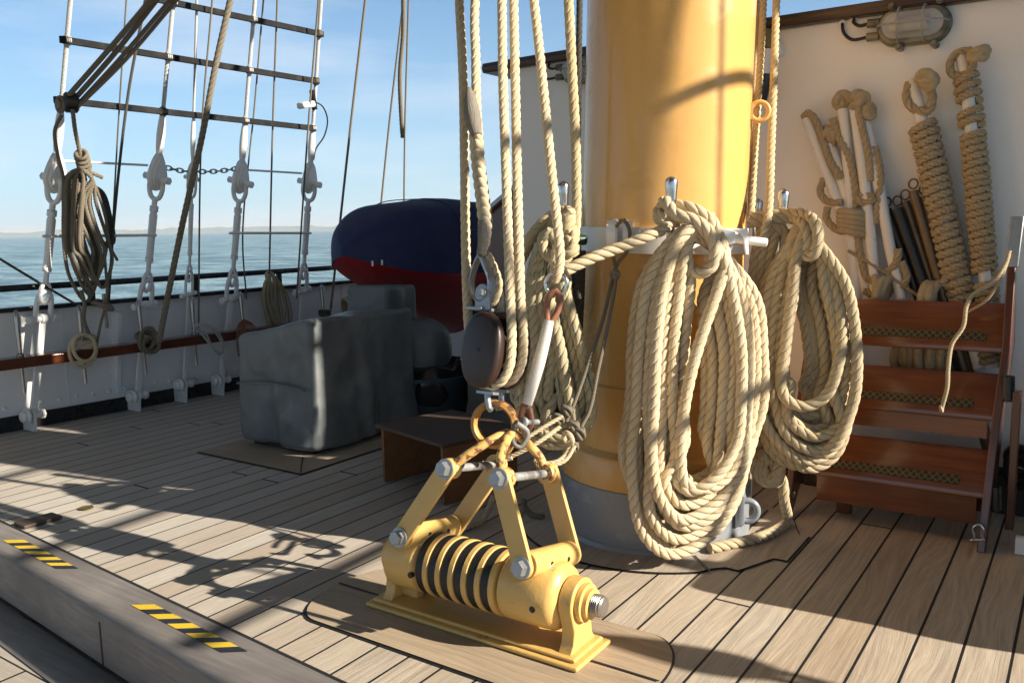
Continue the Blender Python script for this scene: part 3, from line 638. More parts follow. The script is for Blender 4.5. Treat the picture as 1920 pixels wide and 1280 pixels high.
# block with the braided lines that lead up from it
blk = thing('lead_block', A(128, 195, S=.12), 'small dark lead block lashed to the lowest batten at the left shroud', 'block')
m = MB(); c = A(130, 193, S=.12); lathe(m, c - np.array([0, .035, 0]), (.35, 1, 0), [(0, .05), (.01, .062), (.07, .062), (.08, .05)], 26); link('cheek', m, M['darkrod'], blk)
m = MB(); c = A(113, 196, S=.10); torus(m, c, (0, 1, 0), .045, .011, 24, 8); lathe(m, c, (0, 1, 0), [(-.02, .03), (.02, .03)], 14); link('strop', m, M['ropegrey'], blk)
g = 'braided grey lines rising from the lead block'
for lab, pts, R, s0, s1 in [('thick braided grey line rising from the lead block, upper of the pair', [(128, 180), (205, 92), (288, -6)], .016, .15, .9),
                        ('thick braided grey line rising from the lead block, lower of the pair', [(140, 186), (215, 100), (298, -6)], .016, .12, .86),
                        ('braided grey line rising from the lead block, third down', [(146, 196), (225, 110), (325, -6)], .013, .13, .9),
                        ('braided grey line rising from the lead block, lowest of the four', [(138, 208), (235, 112), (336, -6)], .013, .15, .9)]:
    P = [A(x, y, S=s) for (x, y), s in zip(pts, (s0, (s0+s1)/2, s1))]; P.append(P[-1] + (P[-1] - P[-2]) * 2.5)
    m = MB(); rope(m, P, R, K=24, n=8, lobes=4, pf=3.2); tag(link('braided_line', m, M['ropegrey']), lab, 'rope', g)

# ---------------------------------------------------------------- the coil hanging on the left shroud
cl = thing('rope_coil', A(165, 320, S=.2), 'grey brown rope coil hanging from a knot beside the left shroud', 'rope coil')
m = MB(); n = 11
for i in range(n):
    f = i / (n - 1); xl_ = 121 + 38 * f * .9; xr_ = 214 - 44 * (1 - f) * .6 - 30 * ((i * 7) % 5) / 5; yb = 565 - 55 * ((i * 5) % 7) / 7 - 18 * f; s0 = .16 + .035 * ((i * 3) % 4)
    pts = [(150, 318, s0), (xl_ + 4, 332, s0), (xl_ - 2, 400, s0 + .02), (xl_, 470, s0), (xl_ + 10, yb - 45, s0), ((xl_ + xr_) / 2 + 8, yb, s0 - .01), (xr_ - 4, yb - 50, s0 - .03), (xr_ - 12, 450, s0 - .03), (xr_ - 34, 380, s0 - .03), (172, 335, s0)]
    rope(m, [A(x, y, S=s) for x, y, s in pts], .0125, closed=True, K=12, n=9)
link('coils', m, M['ropegrey'], cl)
m = MB()
for i in range(4): c = A(152 + 2*i, 290 + 7*i, S=.22); torus(m, c, (.5 + .2*i, -.6, .5 - .15*i), .035, .011, 20, 8)
rope(m, AA([(136, 205), (141, 245), (150, 285), (158, 315), (192, 333)], S=.2), .014, K=12, n=9)
rope(m, AA([(116, 215), (103, 245), (108, 290), (118, 330), (120, 360)], S=.2), .012, K=12, n=9)
rope(m, AA([(160, 300), (175, 340), (196, 400), (206, 460), (220, 488)], S=.2), .010, K=12, n=9)
link('knot', m, M['ropegrey'], cl)
m = MB()
for i in range(5): rope(m, AA([(166, 345), (180 + 3*i, 352 + 2*i), (196 + 2.5*i, 400), (204 + 2*i, 440 + 4*i), (195, 470 - 3*i)], S=.10 - .02*i), .012, K=12, n=8)
link('back_bight', m, M['ropedark'], cl)
m = MB(); rope(m, AA([(152, 545), (158, 570), (157, 600), (166, 625)], S=.2), .014, K=12); rope(m, AA([(196, 475), (200, 560), (188, 610), (178, 665)], S=.22), .010, K=12)
for i in range(3): torus(m, A(190 + 3*i, 572, S=.18), (.3*i, .4, 1), .06, .011, 22, 8)
link('tail', m, M['ropegrey'], cl)
m = MB(); lathe(m, A(197, 578, S=.18), (0, .03, -1), [(-.1, .012), (.13, .011), (.135, .008)], 12); tag(link('belaying_pin', m, M['pin']), 'short steel pin hanging under the left coil at bulwark cap height', 'belaying pin')
# loops and hitches on the pins
def loops(name, lab, cat, mt, R, curves, closed=True, **k):
    m = MB()
    for c in curves: rope(m, [A(*p[:2], B=p[2]) for p in c], R, closed=closed, K=12, n=9)
    return tag(link(name, m, mt), lab, cat)
def ell(cx, cy, rx, ry, off, rot=0, n=10, wob=0.):
    out = []
    for i in range(n):
        t = 2*math.pi*i/n; x = rx*math.cos(t); y = ry*math.sin(t); out.append((cx + x*math.cos(rot) - y*math.sin(rot), cy + x*math.sin(rot) + y*math.cos(rot), off + wob*math.sin(t)))
    return out
b0 = PR + .03
loops('rope_loop', 'loose pale rope loop hung round the second belaying pin', 'rope', M['rope'], .013, [ell(155, 657, 25, 31, b0, .1), ell(158, 652, 21, 25, b0+.02, -.2), ell(158, 643, 22, 8, b0-.05, .1, wob=.06), ell(158, 635, 20, 8, b0-.05, -.1, wob=.06)])
loops('rope_hitch', 'tight rope hitch round the third belaying pin under the slanting rope', 'rope', M['ropegrey'], .016, [ell(280, 640, 18, 20, b0), ell(276, 636, 14, 22, b0+.03, .3), ell(272, 632, 16, 8, b0-.06, .2, wob=.06), ell(283, 647, 15, 13, b0+.035, .3)])
loops('looped_line', 'frayed white looped line hanging from the pin rail', 'rope', M['ropewhite'], .008, [[(362, 610, b0), (385, 608, b0+.03), (408, 622, b0+.03), (419, 650, b0), (412, 665, b0), (398, 650, b0+.01), (385, 625, b0+.02)], [(365, 612, b0+.02), (392, 614, b0+.05), (414, 640, b0+.02), (417, 662, b0+.02), (402, 655, b0+.04), (380, 628, b0+.02)], [(417, 668, b0), (422, 690, b0), (426, 705, b0-.1), (423, 692, b0-.02)]])
m = MB()
for i in range(8):
    f = i / 7; o_ = .05 + .022*(i % 3); rope(m, [A(x, y, B=b) for x, y, b in [(508, 514, .10), (496 + 12*f, 530, o_ + .05), (493 + 14*f + 2*math.sin(i*2), 565, o_ + .06), (503 + 34*f, 608 + 6*((i*3) % 4), o_ + .06), (509 + 38*f, 600 - 5*(i % 3), o_), (505 + 36*f, 560, o_), (512 + 12*f, 528, o_ + .03)]], .0085, closed=True, K=12, n=9)
torus(m, A(507, 520, B=.11), (1, .2, .3), .05, .012, 20, 8); tag(link('rope_hank', m, M['ropef']), 'pale grey hank of rope hung over the bulwark behind the grey cover', 'rope hank')
m = MB()
for i in range(6): rope(m, [A(x, y, B=b0) for x, y in [(456, 600), (446 + 3*i, 612), (444 + 3.2*i, 640), (448 + 3*i, 668 - 4*i), (453 + 3.5*i, 640), (457 + 4*i, 612)]], .006, closed=True, K=12, n=8)
tag(link('rope_hank', m, M['leather']), 'small brown hank hanging at the left edge of the grey cover', 'rope hank')
m = MB()
for i in range(3): torus(m, A(609, 583 + 4*i, B=PR), (.2*i, .1, 1), .045, .012, 18, 8)
tag(link('rope_hitch', m, M['ropedark']), 'dark rope hitch on the pin just above the grey cover', 'rope')
m = MB()
for i in range(6): torus(m, A(652 + 4*i, 578 - 2*i, B=.20), (.3, 1, .25), .085, .018, 26, 10, el=1.0)
tag(link('rope_coil', m, M['ropef']), 'small pale rope coil standing behind the grey winch cover', 'rope coil')

# ================================================================ WINCH UNDER GREY CANVAS, STOOL, BUCKET, BOAT
wr = thing('covered_winch', (-3.96, 3.6, 0), 'winch under a wrinkled grey canvas cover on the port deck', 'covered winch')
def wf(p):
    z = p[2]; ang = math.atan2(p[1] - 3.69, p[0] + 3.96); fl = (1 - min(1, z / .70)) * .9 + .15
    fd = .011 * fl * (math.sin(ang * 9 + 2.2 * math.sin(z * 3.1)) + .6 * math.sin(ang * 17 + z * 5)); p[0] += fd * math.cos(ang); p[1] += fd * math.sin(ang)
    if z > .6: p[2] += .03 * math.sin(p[1] * 8.5) * math.sin((p[0] + 4.3) * 5)
    if z < .3: p[0] += .02 * math.sin(p[1] * 11) * (1 - z / .3); p[1] += .018 * math.sin(p[0] * 17) * (1 - z / .3)
    p[2] += .055 * (p[0] + 3.96) / .3 if z > .45 else 0
    return p
m = MB(); softbox(m, -4.27, -3.60, 3.26, 4.14, .03, .74, .04, 84, .030, 4.2, 3.0, wf); link('cover', m, M['canvas'], wr, angle=11)
m = MB(); softbox(m, -4.12, -3.58, 4.15, 4.62, .22, .69, .20, 44, .026, 4.0, 9.0); link('drum_cover', m, M['canvas'], wr, angle=11)
m = MB(); softbox(m, -4.24, -3.86, 4.17, 4.47, .64, .92, .03, 40, .028, 6.0, 5.0); link('top_cover', m, M['canvas'], wr, angle=11)
def onbox(x, y, z): return (x, y, z)
m = MB(); tube(m, [(-3.602, y_, .42 + .03*math.sin(y_*4)) for y_ in np.linspace(3.33, 4.08, 9)], .006, K=6); tube(m, [(x_, 3.243, .40 + .02*math.sin(x_*6)) for x_ in np.linspace(-4.25, -3.66, 8)], .006, K=6); tube(m, [(-3.60, 3.74 + .02*math.sin(z_*7), z_) for z_ in np.linspace(.08, .72, 8)], .006, K=6); link('seam', m, M['canvas'], wr)
m = MB(); bx(m, -4.22, -3.70, 3.32, 4.06, .008, .06); link('bed', m, M['black'], wr)
m = MB(); tube(m, [(-3.66, 4.125 + .02*math.sin(t), .12 + .2*t) for t in np.linspace(0, 3, 8)], .008, K=6); link('drawcord', m, M['darkrod'], wr)
# its twin on the starboard side, out of the picture: it shades the right of the deck
def mirror(root, label, dx=0, dy=0):
    r_ = root.copy(); COL.objects.link(r_); r_.location = (2 * -1.555 - root.location[0] + dx, root.location[1] + dy, root.location[2]); r_.scale = (-1, 1, 1); r_['label'] = label
    for ch in [o for o in COL.objects if o.parent == root]:
        c_ = ch.copy(); COL.objects.link(c_); c_.parent = r_; c_.matrix_parent_inverse = Matrix.Translation(-root.location)
    return r_
mirror(wr, 'winch under a grey canvas cover standing on the starboard deck, out of the picture', dx=-.05, dy=-.20)

st = thing('step_stool', (-2.75, 3.35, 0), 'low brown plywood step stool behind the yellow deck fitting', 'step stool')
Ax, Ay = np.array(nrm([.93, -.25, 0])), np.array(nrm([.25, .93, 0])); o_ = np.array([-2.995, 3.15, 0])
m = MB(); box(m, o_ + Ax*.27 + Ay*.23 + np.array([0, 0, .295]), (.60, .50, .018), (Ax, Ay, (0, 0, 1))); link('top_board', m, M['plytop'], st, bevel=.004)
for f in (.012, .53): m = MB(); box(m, o_ + Ax*f + Ay*.23 + np.array([0, 0, .1425]), (.018, .46, .281), (Ax, Ay, (0, 0, 1))); link('side_board', m, M['ply'], st, bevel=.002)
m = MB(); box(m, o_ + Ax*.27 + Ay*.44 + np.array([0, 0, .17]), (.49, .018, .22), (Ax, Ay, (0, 0, 1))); link('back_board', m, M['ply'], st, bevel=.002)

bk = thing('plastic_tub', A(806, 786, Z=0), 'dark blue plastic tub standing behind the wooden block', 'tub'); c = np.array(bk.location)
m = MB(); lathe(m, c, (0, 0, 1), [(0, .235), (.012, .245), (.31, .30), (.31, .318), (.328, .318), (.332, .306), (.32, .29), (.06, .24)], 44, close=False); link('tub', m, M['bin'], bk)
m = MB(); softbox(m, c[0]-.24, c[0]+.24, c[1]-.24, c[1]+.24, .12, .39, .11, 34, .06, 7., 2.0, fold=.02); tag(link('rubbish_bag', m, M['bag'], angle=25), 'crumpled black plastic bag inside the dark blue tub', 'plastic bag')

bt = thing('covered_boat', (-4.4, 5.5, .3), 'small red hulled boat under a dark navy canvas cover, bow towards the camera', 'boat')
NB = 40; BX = -4.33; BY0 = 4.24
def bprof(t):                                                      # t along the boat from the bow
    s = t * 2.5; wid = .70 * (1 - math.exp(-s / .34)) ** .75 if s > 0 else 0; wid = min(wid, .72) * .80
    zg = 1.16 - .16 * (1 - math.exp(-s / .25)); zt = 1.18 + .37 * (1 - math.exp(-s / .36)) ** .8 - .16 * max(0, s - .85) ** 1.3; keel = 1.12 - .80 * min(1, (s / 1.45)) ** .75
    return BY0 + s, wid, zg, zt, keel
def loft(rows):
    V = []; F = []; n = len(rows[0])
    for r_ in rows: V += r_
    for i in range(len(rows) - 1):
        for j in range(n - 1): F.append([i*n+j, (i+1)*n+j, (i+1)*n+j+1, i*n+j+1])
    return V, F
rows = []; hull = []
for i in range(NB + 1):
    t = (i / NB) ** 1.6; y, wd, zg, zt, ke = bprof(t)
    r_ = []
    for j in range(29):
        a_ = math.pi * j / 28; ca, sa = math.cos(a_), math.sin(a_)
        x = wd * 1.02 * math.copysign(abs(ca) ** .55, ca); z = zg + (zt - zg) * sa ** .62
        nn = noise.noise(Vector((x * 3, y * 2.2, z * 3))) * .018 * min(1, wd * 3) + .010 * math.cos(y * 9.5) * sa
        r_.append((BX - x, y, z + nn))
    r_ = [(BX - wd * 1.02, y, zg - .045)] + r_ + [(BX + wd * 1.02, y, zg - .045)]
    rows.append(r_)
    h_ = []
    for j in range(25):
        a_ = math.pi * j / 24; ca, sa = math.cos(a_), math.sin(a_); x = wd * .985 * ca; z = zg - .03 - (zg - .03 - min(ke, zg - .03)) * sa ** 1.15 * (1 if True else 0)
        x *= (1 - .42 * sa ** 2 * (1 - t)); h_.append((BX + x, y, z))
    hull.append(h_)
m = MB(); m.add(*loft(rows)); link('canvas_cover', m, M['navy'], bt, angle=0)
m = MB(); m.add(*loft(hull)); link('hull', m, M['red'], bt, angle=0)
m = MB()
for y in (4.95, 5.5, 6.2):
    _, wd, zg, zt, _ = bprof((y - BY0) / 2.5); tube(m, [(BX + wd*1.03*math.copysign(abs(math.cos(a_))**.55, math.cos(a_)), y, zg + (zt - zg)*math.sin(a_)**.62 + .004) for a_ in np.linspace(.02, math.pi-.02, 30)], .004, K=5)
link('seam', m, M['navy'], bt)
for x, y in [(699, 494), (717, 492)]: q = A(x, y, X=-4.05); m = MB(); bx(m, q[0]-.008, q[0]+.002, q[1]-.004, q[1]+.004, q[2]-.018, q[2]+.018); link('cover_tag', m, M['white'], bt)
m = MB(); bx(m, -4.9, -3.9, 5.4, 5.5, .0, .5); tag(link('boat_chock', m, M['white'], bevel=.01), 'white chock under the red hull of the covered boat', 'boat chock')
mirror(bt, 'red hulled boat under a navy cover on the starboard side, out of the picture')
m = MB(); q = A(850, 700, Z=.28); bx(m, -3.3, -2.55, 4.28, 5.2, .002, .36); tag(link('hatch_box', m, M['coaming'], bevel=.01), 'low grey wooden hatch box behind the dark blue tub', 'hatch box')
m = MB(); bx(m, -3.62, -3.35, 5.0, 5.6, .005, .50); tag(link('deck_locker', m, M['white'], bevel=.02), 'white locker between the covered boat and the deckhouse', 'locker')

for r_ in shr: mirror(r_[0], 'white shroud with turnbuckle on the starboard side, out of the picture')
for i, (z_, dz) in enumerate([(2.35, .03), (2.9, .05), (3.45, .06), (4.0, .04), (4.55, .08)]):
    m = MB(); bar(m, (2.35 - .26*(z_ - 2.35), 2.4, z_ - dz), (2.35 - .26*(z_ - 2.35), 5.3, z_ + dz), .045, .022, (0, 0, 1)); tag(link('batten', m, M['batten']), 'black wooden batten lashed across the starboard shrouds, out of the picture', 'batten', 'black battens across the starboard shrouds')

mirror_b = mirror(bul, 'white steel bulwark along the starboard side, out of the picture')
mirror_b.location = (2 * -1.555, 0, 0)

# sea haze: one even volume round everything
hm = bpy.data.materials.new('sea_haze'); hm.use_nodes = True; hn = hm.node_tree; hn.nodes.remove(hn.nodes['Principled BSDF'])
hv = hn.nodes.new('ShaderNodeVolumePrincipled'); hv.inputs['Color'].default_value = (.86, .93, 1, 1); hv.inputs['Density'].default_value = 1.3e-4; hv.inputs['Anisotropy'].default_value = 0
hn.links.new(hv.outputs[0], hn.nodes['Material Output'].inputs['Volume'])
m = MB(); bx(m, -24500, 12500, -3500, 24500, -4.5, 70); hz_ = tag(link('haze', m, hm, angle=0), kind='stuff')

# ================================================================ DECKHOUSE
WY = 4.20
dh = tag(None or (lambda m: (bx(m, -2.85, -.16, WY, 8.5, .0, 2.20), link('deckhouse', m, M['wall'], bevel=.012))[1])(MB()), 'cream white steel deckhouse with a dark varnished roof edge behind the mast', 'deckhouse')
m = MB(); bx(m, -2.853, -.157, WY - .004, WY + .02, .003, .21); link('black_foot', m, M['black'], dh)
m = MB(); V = []; F = []; xs = np.linspace(-3.03, .02, 24)
for x in xs:
    zc_ = 2.272 - .012 * ((x + 1.5) / 1.5) ** 2; V += [(x, WY - .04, zc_ - .075), (x, WY - .052, zc_ - .05), (x, WY - .04, zc_ - .02), (x, 8.7, zc_ - .02), (x, 8.7, zc_ - .075)]
for i in range(len(xs) - 1):
    for j in range(5): F.append([i*5+j, (i+1)*5+j, (i+1)*5+(j+1) % 5, i*5+(j+1) % 5])
F += [[0, 1, 2, 3, 4], [(len(xs)-1)*5 + k for k in (4, 3, 2, 1, 0)]]
m.add(V, F); link('roof', m, M['roofedge'], dh, bevel=.006)
ld = thing('companion_ladder', A(950, 480, Y=4.5), 'dark varnished companion ladder at the port corner of the deckhouse', 'ladder')
m = MB(); prism(m, AA([(913, 400), (985, 338), (985, 600), (945, 640), (913, 560)], Y=4.45), (0, .04, 0)); link('stringer', m, M['mahogv'], ld)
m = MB(); a_, b_ = A(911, 398, Y=4.43), A(986, 333, Y=4.43); bar(m, a_, b_, .05, .025, (0, 1, 0)); link('handrail', m, M['galv'], ld)
m = MB(); bx(m, -3.5, -2.86, 4.6, 4.9, .0, .9); link('ladder_shadow', m, M['black'], ld)  # black box standing in for the shadowed gap under the ladder

def wall_lamp(px, lab, s=1.0):
    c = A(*px, Y=WY); r = thing('wall_lamp', c, lab, 'wall lamp', 'caged lamps on the deckhouse wall')
    ax = (np.array([1, 0, -.03]), np.array([0, -1, 0]), np.array([.03, 0, 1]))
    P = lambda u, d, v: c + ax[0]*u*s + ax[1]*d*s + ax[2]*v*s
    def cap(a, b, d): return [P((a - b) * math.copysign(1, math.cos(t)) * (1 if abs(math.cos(t)) > 1e-6 else 0) + b*math.cos(t), d, b*math.sin(t)) for t in np.linspace(0, 2*math.pi, 33)[:-1]]
    m = MB(); rings = [cap(.150, .082, .0), cap(.150, .082, .03), cap(.140, .072, .045), cap(.128, .060, .05)]; V = []; F = []
    for q in rings: V += q
    for i in range(3):
        for k in range(32): F.append([i*32+k, i*32+(k+1) % 32, (i+1)*32+(k+1) % 32, (i+1)*32+k])
    F.append([96 + k for k in range(32)]); m.add(V, F); link('base', m, M['lampmetal'], r, angle=30)
    m = MB(); V = []; F = []; Q = [(.122, .055, .051), (.122, .055, .075), (.112, .047, .100), (.085, .03, .115), (.05, .01, .118)]
    for q in Q: V += cap(*q)
    for i in range(4):
        for k in range(32): F.append([i*32+k, i*32+(k+1) % 32, (i+1)*32+(k+1) % 32, (i+1)*32+k])
    F.append([128 + k for k in range(32)]); m.add(V, F); link('glass', m, M['glass'], r, angle=60)
    m = MB(); V = cap(.118, .052, .0508); m.add(V, [list(range(32))]); link('reflector', m, M['white'], r, angle=0)
    m = MB(); rod(m, P(-.08, .082, 0), P(.07, .082, 0), .026*s, 16); link('bulb', m, M['white'], r, bevel=.008)
    m = MB()
    for u in (-.05, .05): tube(m, [P(u, .04, -.074), P(u, .10, -.066), P(u, .128, -.03), P(u, .130, .03), P(u, .10, .066), P(u, .04, .074)], .0040*s, K=8)
    tube(m, [P(-.142, .04, .0), P(-.13, .10, 0), P(-.09, .13, 0), P(.09, .13, 0), P(.13, .10, 0), P(.142, .04, 0)], .0040*s, K=8); link('wire_guard', m, M['galvp'], r)
    for u, v in ((-.09, .085), (.10, .088), (-.05, -.088), (.09, -.088)): m = MB(); rod(m, P(u, .0, v), P(u, .055, v), .016*s, 8); lathe(m, P(u, .05, v), -np.array([0, 1, 0.]), [(0, .011*s), (.02*s, .011*s)], 6); link('lug', m, M['lampmetal'], r)
    m = MB()
    for v in (.028, -.03): rod(m, P(-.14, .025, v), P(-.19, .025, v), .019*s, 12)
    link('cable_gland', m, M['lampmetal'], r)
    m = MB(); tube(m, [P(-.19, .025, .028), P(-.225, .03, .022), P(-.25, .03, .04), P(-.255, .0, .058)], .0075*s, K=8); tube(m, [P(-.19, .025, -.03), P(-.25, .035, -.035), P(-.29, .03, .0), P(-.30, .02, .035), P(-.305, 0, .045)], .0075*s, K=8); link('cable', m, M['darkrod'], r)
    m = MB()
    for u, v in ((-.255, .058), (-.305, .045)): lathe(m, P(u, 0, v), (0, -1, 0), [(0, .02*s), (.006, .016*s)], 14)
    link('cable_boss', m, M['wall'], r)
    return r
wall_lamp((1715, 50), 'caged oval wall lamp with clear glass high on the wall right of the mast')
wall_lamp((1098, 132), 'caged oval wall lamp half hidden behind the left edge of the mast', .9)
r = thing('buoy_light', A(1437, 110, Y=WY - .06), 'white and black marker light hung on the wall just behind the mast ropes', 'marker light')
q = lambda x, y: A(x, y, Y=WY - .06)
m = MB(); tube(m, [q(1436, 92), q(1433, 140)], .030, K=16, sp=False); link('body', m, M['white'], r, bevel=.004)
m = MB(); tube(m, [q(1438, 55), q(1437, 70), q(1436, 92)], [.02, .036, .034], K=16); link('cap', m, M['brassd'], r)
m = MB(); tube(m, [q(1433, 140), q(1432, 165), q(1430, 195)], [.030, .028, .016], K=16); link('tip', m, M['black'], r)
m = MB(); box(m, A(1455, 95, Y=WY - .03), (.06, .06, .05)); link('bracket', m, M['wall'], r, bevel=.004)

m = MB(); bx(m, .02, 1.6, 4.33, 6.6, 0, 4.6); tag(link('charthouse', m, M['wall'], bevel=.02), 'tall white charthouse on the starboard side, out of the picture', 'charthouse')  # box added out of view on starboard to shade the port side

m = MB(); bx(m, -5.6, 1.2, -6.0, 2.35, 3.10, 3.16); tag(link('awning', m, M['canvas']), 'dark grey awning stretched over the lower deck, above the photographer', 'awning')  # overhead sheet added out of view to keep skylight off the deck

# ================================================================ MAST
MD = np.array([.028, .014, 1.0]); MO = np.array([-1.553, 3.324, 0.0])
mast = thing('mast', MO, 'thick buff yellow painted steel mast on a grey base, rope coils hanging round it', 'mast')
zg = A(1190, 933, M=3.25)[2]; zf = A(1190, 868, M=3.25)[2]; zw = A(1190, 738, M=3.30)[2]; zb0 = A(1250, 477, M=3.28)[2]; zb1 = A(1250, 427, M=3.28)[2]
m = MB(); lathe(m, MO, MD, [(zf - .06, .36), (zw, .348), (zw + .002, .344), (zw + .006, .3385), (3, .336), (9, .32), (9.01, .0)], 72, close=False); link('mast_tube', m, M['mast'], mast, angle=25)
m = MB(); lathe(m, MO, MD, [(zg + .0005, .405), (zf - .03, .400), (zf - .012, .392), (zf + .01, .350), (zf + .02, .34)], 72, close=False); link('flange', m, M['mast'], mast, angle=30)
m = MB(); lathe(m, MO, MD, [(.001, .425), (.018, .418), (.022, .412), (zg, .412), (zg + .003, .39)], 72, close=False); link('foot', m, M['grey'], mast, angle=30)
m = MB(); lathe(m, MO, MD, [(zb0, .336), (zb0, .352), (zb1, .352), (zb1, .336)], 72, close=False)
c = A(1163, 442, M=3.245)
n_ = nrm([math.sin(MAZ), math.cos(MAZ), 0]); rt = nrm([math.cos(MAZ), -math.sin(MAZ), 0])
lathe(m, c - rt*.028, rt, [(-.02, .06), (.012, .062), (.02, .056)], 24); lathe(m, c + rt*.012, rt, [(0, .056), (.02, .058), (.034, .05)], 24)
box(m, c + n_*.06, (.075, .1, .085), (rt, n_, (0, 0, 1)))
lathe(m, c + rt*.045, rt, [(0, .034), (.028, .034)], 6, .2); lathe(m, c + rt*.07, rt, [(0, .02), (.05, .018)], 14)
link('white_band', m, M['white'], mast, angle=30)
m = MB(); a_ = A(1375, 447, M=3.33); b_ = A(1438, 455, M=3.35); rod(m, a_, b_, .017, 14); lathe(m, A(1352, 445, M=3.28), rt, [(0, .05), (.05, .03)], 4, .78); prism(m, [A(1372, 430, M=3.30), A(1402, 428, M=3.32), A(1404, 478, M=3.32), A(1398, 478, M=3.32), A(1392, 440, M=3.31)], n_ * .03); link('band_arm', m, M['white'], mast, bevel=.004)
m = MB(); c = A(1424, 209, M=3.60); torus(m, c, n_, .036, .010, 32, 12); box(m, c - rt*.04, (.03, .02, .06), (rt, n_, (0, 0, 1))); link('pad_eye', m, M['mast'], mast)
m = MB(); c = A(1400, 957, M=3.46); torus(m, c, n_, .043, .0135, 32, 12); prism(m, [A(1378, 930, M=3.40), A(1396, 928, M=3.42), A(1396, 985, M=3.42), A(1378, 990, M=3.40)], n_ * .05); link('base_eye', m, M['grey'], mast, bevel=.004)
for (x, y, mm, lab, h, mt) in [(1258, 398, 3.17, 'bright steel belaying pin on the front of the mast above the largest coil', .125, 'steel'), (1467, 415, 3.58, 'steel belaying pin over the right coil, second one right of the mast', .125, 'steel'), (1418, 425, 3.62, 'steel belaying pin close to the right edge of the mast', .11, 'steel'), (1056, 402, 3.35, 'steel belaying pin left of the mast above the left coil', .125, 'steel')]:
    m = MB(); c = A(x, y, M=mm); r_ = .0215; lathe(m, c, (0.02, 0, 1), [(-.32, r_*.6), (-.02, r_*.7), (.0, r_*.8), (h*.6, r_*.98), (h*.86, r_*1.1), (h*.95, r_*.95), (h, r_*.55), (h+.004, .001)], 20)
    tag(link('belaying_pin', m, M[mt]), lab, 'belaying pin', 'belaying pins round the mast')
m = MB(); a_ = A(1030, 447, M=3.30); b_ = A(1099, 450, M=3.36); lathe(m, a_, b_ - a_, [(0, .012), (.004, .019), (np.linalg.norm(b_-a_)-.01, .021), (np.linalg.norm(b_-a_), .018)], 16); tag(link('cleat_horn', m, M['green']), 'green painted horn of the mast cleat inside the left coil', 'cleat')

# ================================================================ ROPE COILS ROUND THE MAST
def MR(mb, pts, R, closed=False, **k): return rope(mb, [A(x, y, M=q) for x, y, q in pts], R, closed=closed, **k)
def MC(mb, pts, R, closed=False, **k): return MR(mb, [(x, y, q + min(.16, max(0, x - 1225) * .0009)) for x, y, q in pts], R, closed, **k)
R1 = .0222
cl = thing('rope_coil', A(1300, 480, M=3.1), 'largest sunlit manila coil hanging on the front of the mast nearly to the deck', 'rope coil', 'manila coils round the mast')
m = MB()
# (left x, right x, bottom y, plane of the left leg, plane of the right leg, bottom centre)
LO = [(1200, 1412, 1036, 3.07, 3.10, 1262), (1222, 1392, 1008, 3.06, 3.09, 1275), (1243, 1372, 984, 3.08, 3.05, 1290), (1262, 1352, 944, 3.06, 3.07, 1290), (1282, 1386, 918, 3.07, 3.00, 1300),
      (1188, 1420, 1000, 3.13, 3.15, 1272), (1210, 1400, 960, 3.14, 3.16, 1280), (1234, 1336, 930, 3.14, 3.13, 1290), (1252, 1362, 905, 3.15, 3.15, 1300), (1190, 1380, 1022, 3.18, 3.18, 1270), (1272, 1322, 898, 3.13, 3.16, 1300), (1215, 1350, 968, 3.19, 3.19, 1285), (1230, 1400, 972, 3.03, 3.045, 1285), (1186, 1424, 985, 3.16, 3.11, 1262), (1252, 1330, 925, 3.11, 3.12, 1295), (1206, 1366, 1002, 3.11, 3.12, 1270), (1268, 1345, 910, 3.10, 3.20, 1300)]
for i, (xl_, xr_, yb, ml, mr, xb) in enumerate(LO):
    j = lambda s=4: random.uniform(-s, s)
    yt = 424 + 7 * (i % 4); sag = 14 if xl_ < 1215 else 4
    k = (xl_ - 1188) / 95.0; bw = 26 + 22 * (yb - 890) / 150
    pts = [(1306 + j(6), yt, (ml + mr) / 2 - .02), (1262 + 26*k, yt + 20 + 16*k, ml - .02), (xl_ + 18 - 6*k, 530 + j(), ml), (xl_ + j(3), 640 + j(), ml), (xl_ - 4 + j(3), 760 + j(), ml), (xl_ - sag + j(4) + (0 if yb > 950 else 6), 860 + j() - (0 if yb > 930 else 25), ml - .01),
           (xb - bw - 10, yb - 40, ml - .015), (xb - 8, yb + 2, (ml + mr)/2 - .02), (xb + bw + 14, yb - 26, mr - .01), (min(xr_ - 4, xb + bw + 66), yb - 92, mr - .005), (xr_ + 2 + j(3), 770 + j(), mr), (xr_ + 4 + j(3), 660 + j(), mr), (xr_ - 8 + j(), 560, mr), (1356 - (1412 - xr_) * .12, 480, mr - .01)]
    MC(m, pts, R1, True)
link('coils', m, M['rope'], cl)
m = MB()
MC(m, [(1330, 405, 3.10), (1352, 450, 3.04), (1360, 495, 3.00), (1345, 545, 2.995), (1322, 610, 3.0), (1298, 690, 3.01), (1282, 770, 3.02), (1276, 850, 3.03), (1285, 905, 3.02), (1330, 915, 3.01), (1372, 880, 3.02), (1394, 800, 3.03), (1404, 700, 3.04), (1400, 600, 3.06), (1380, 520, 3.08)], R1)
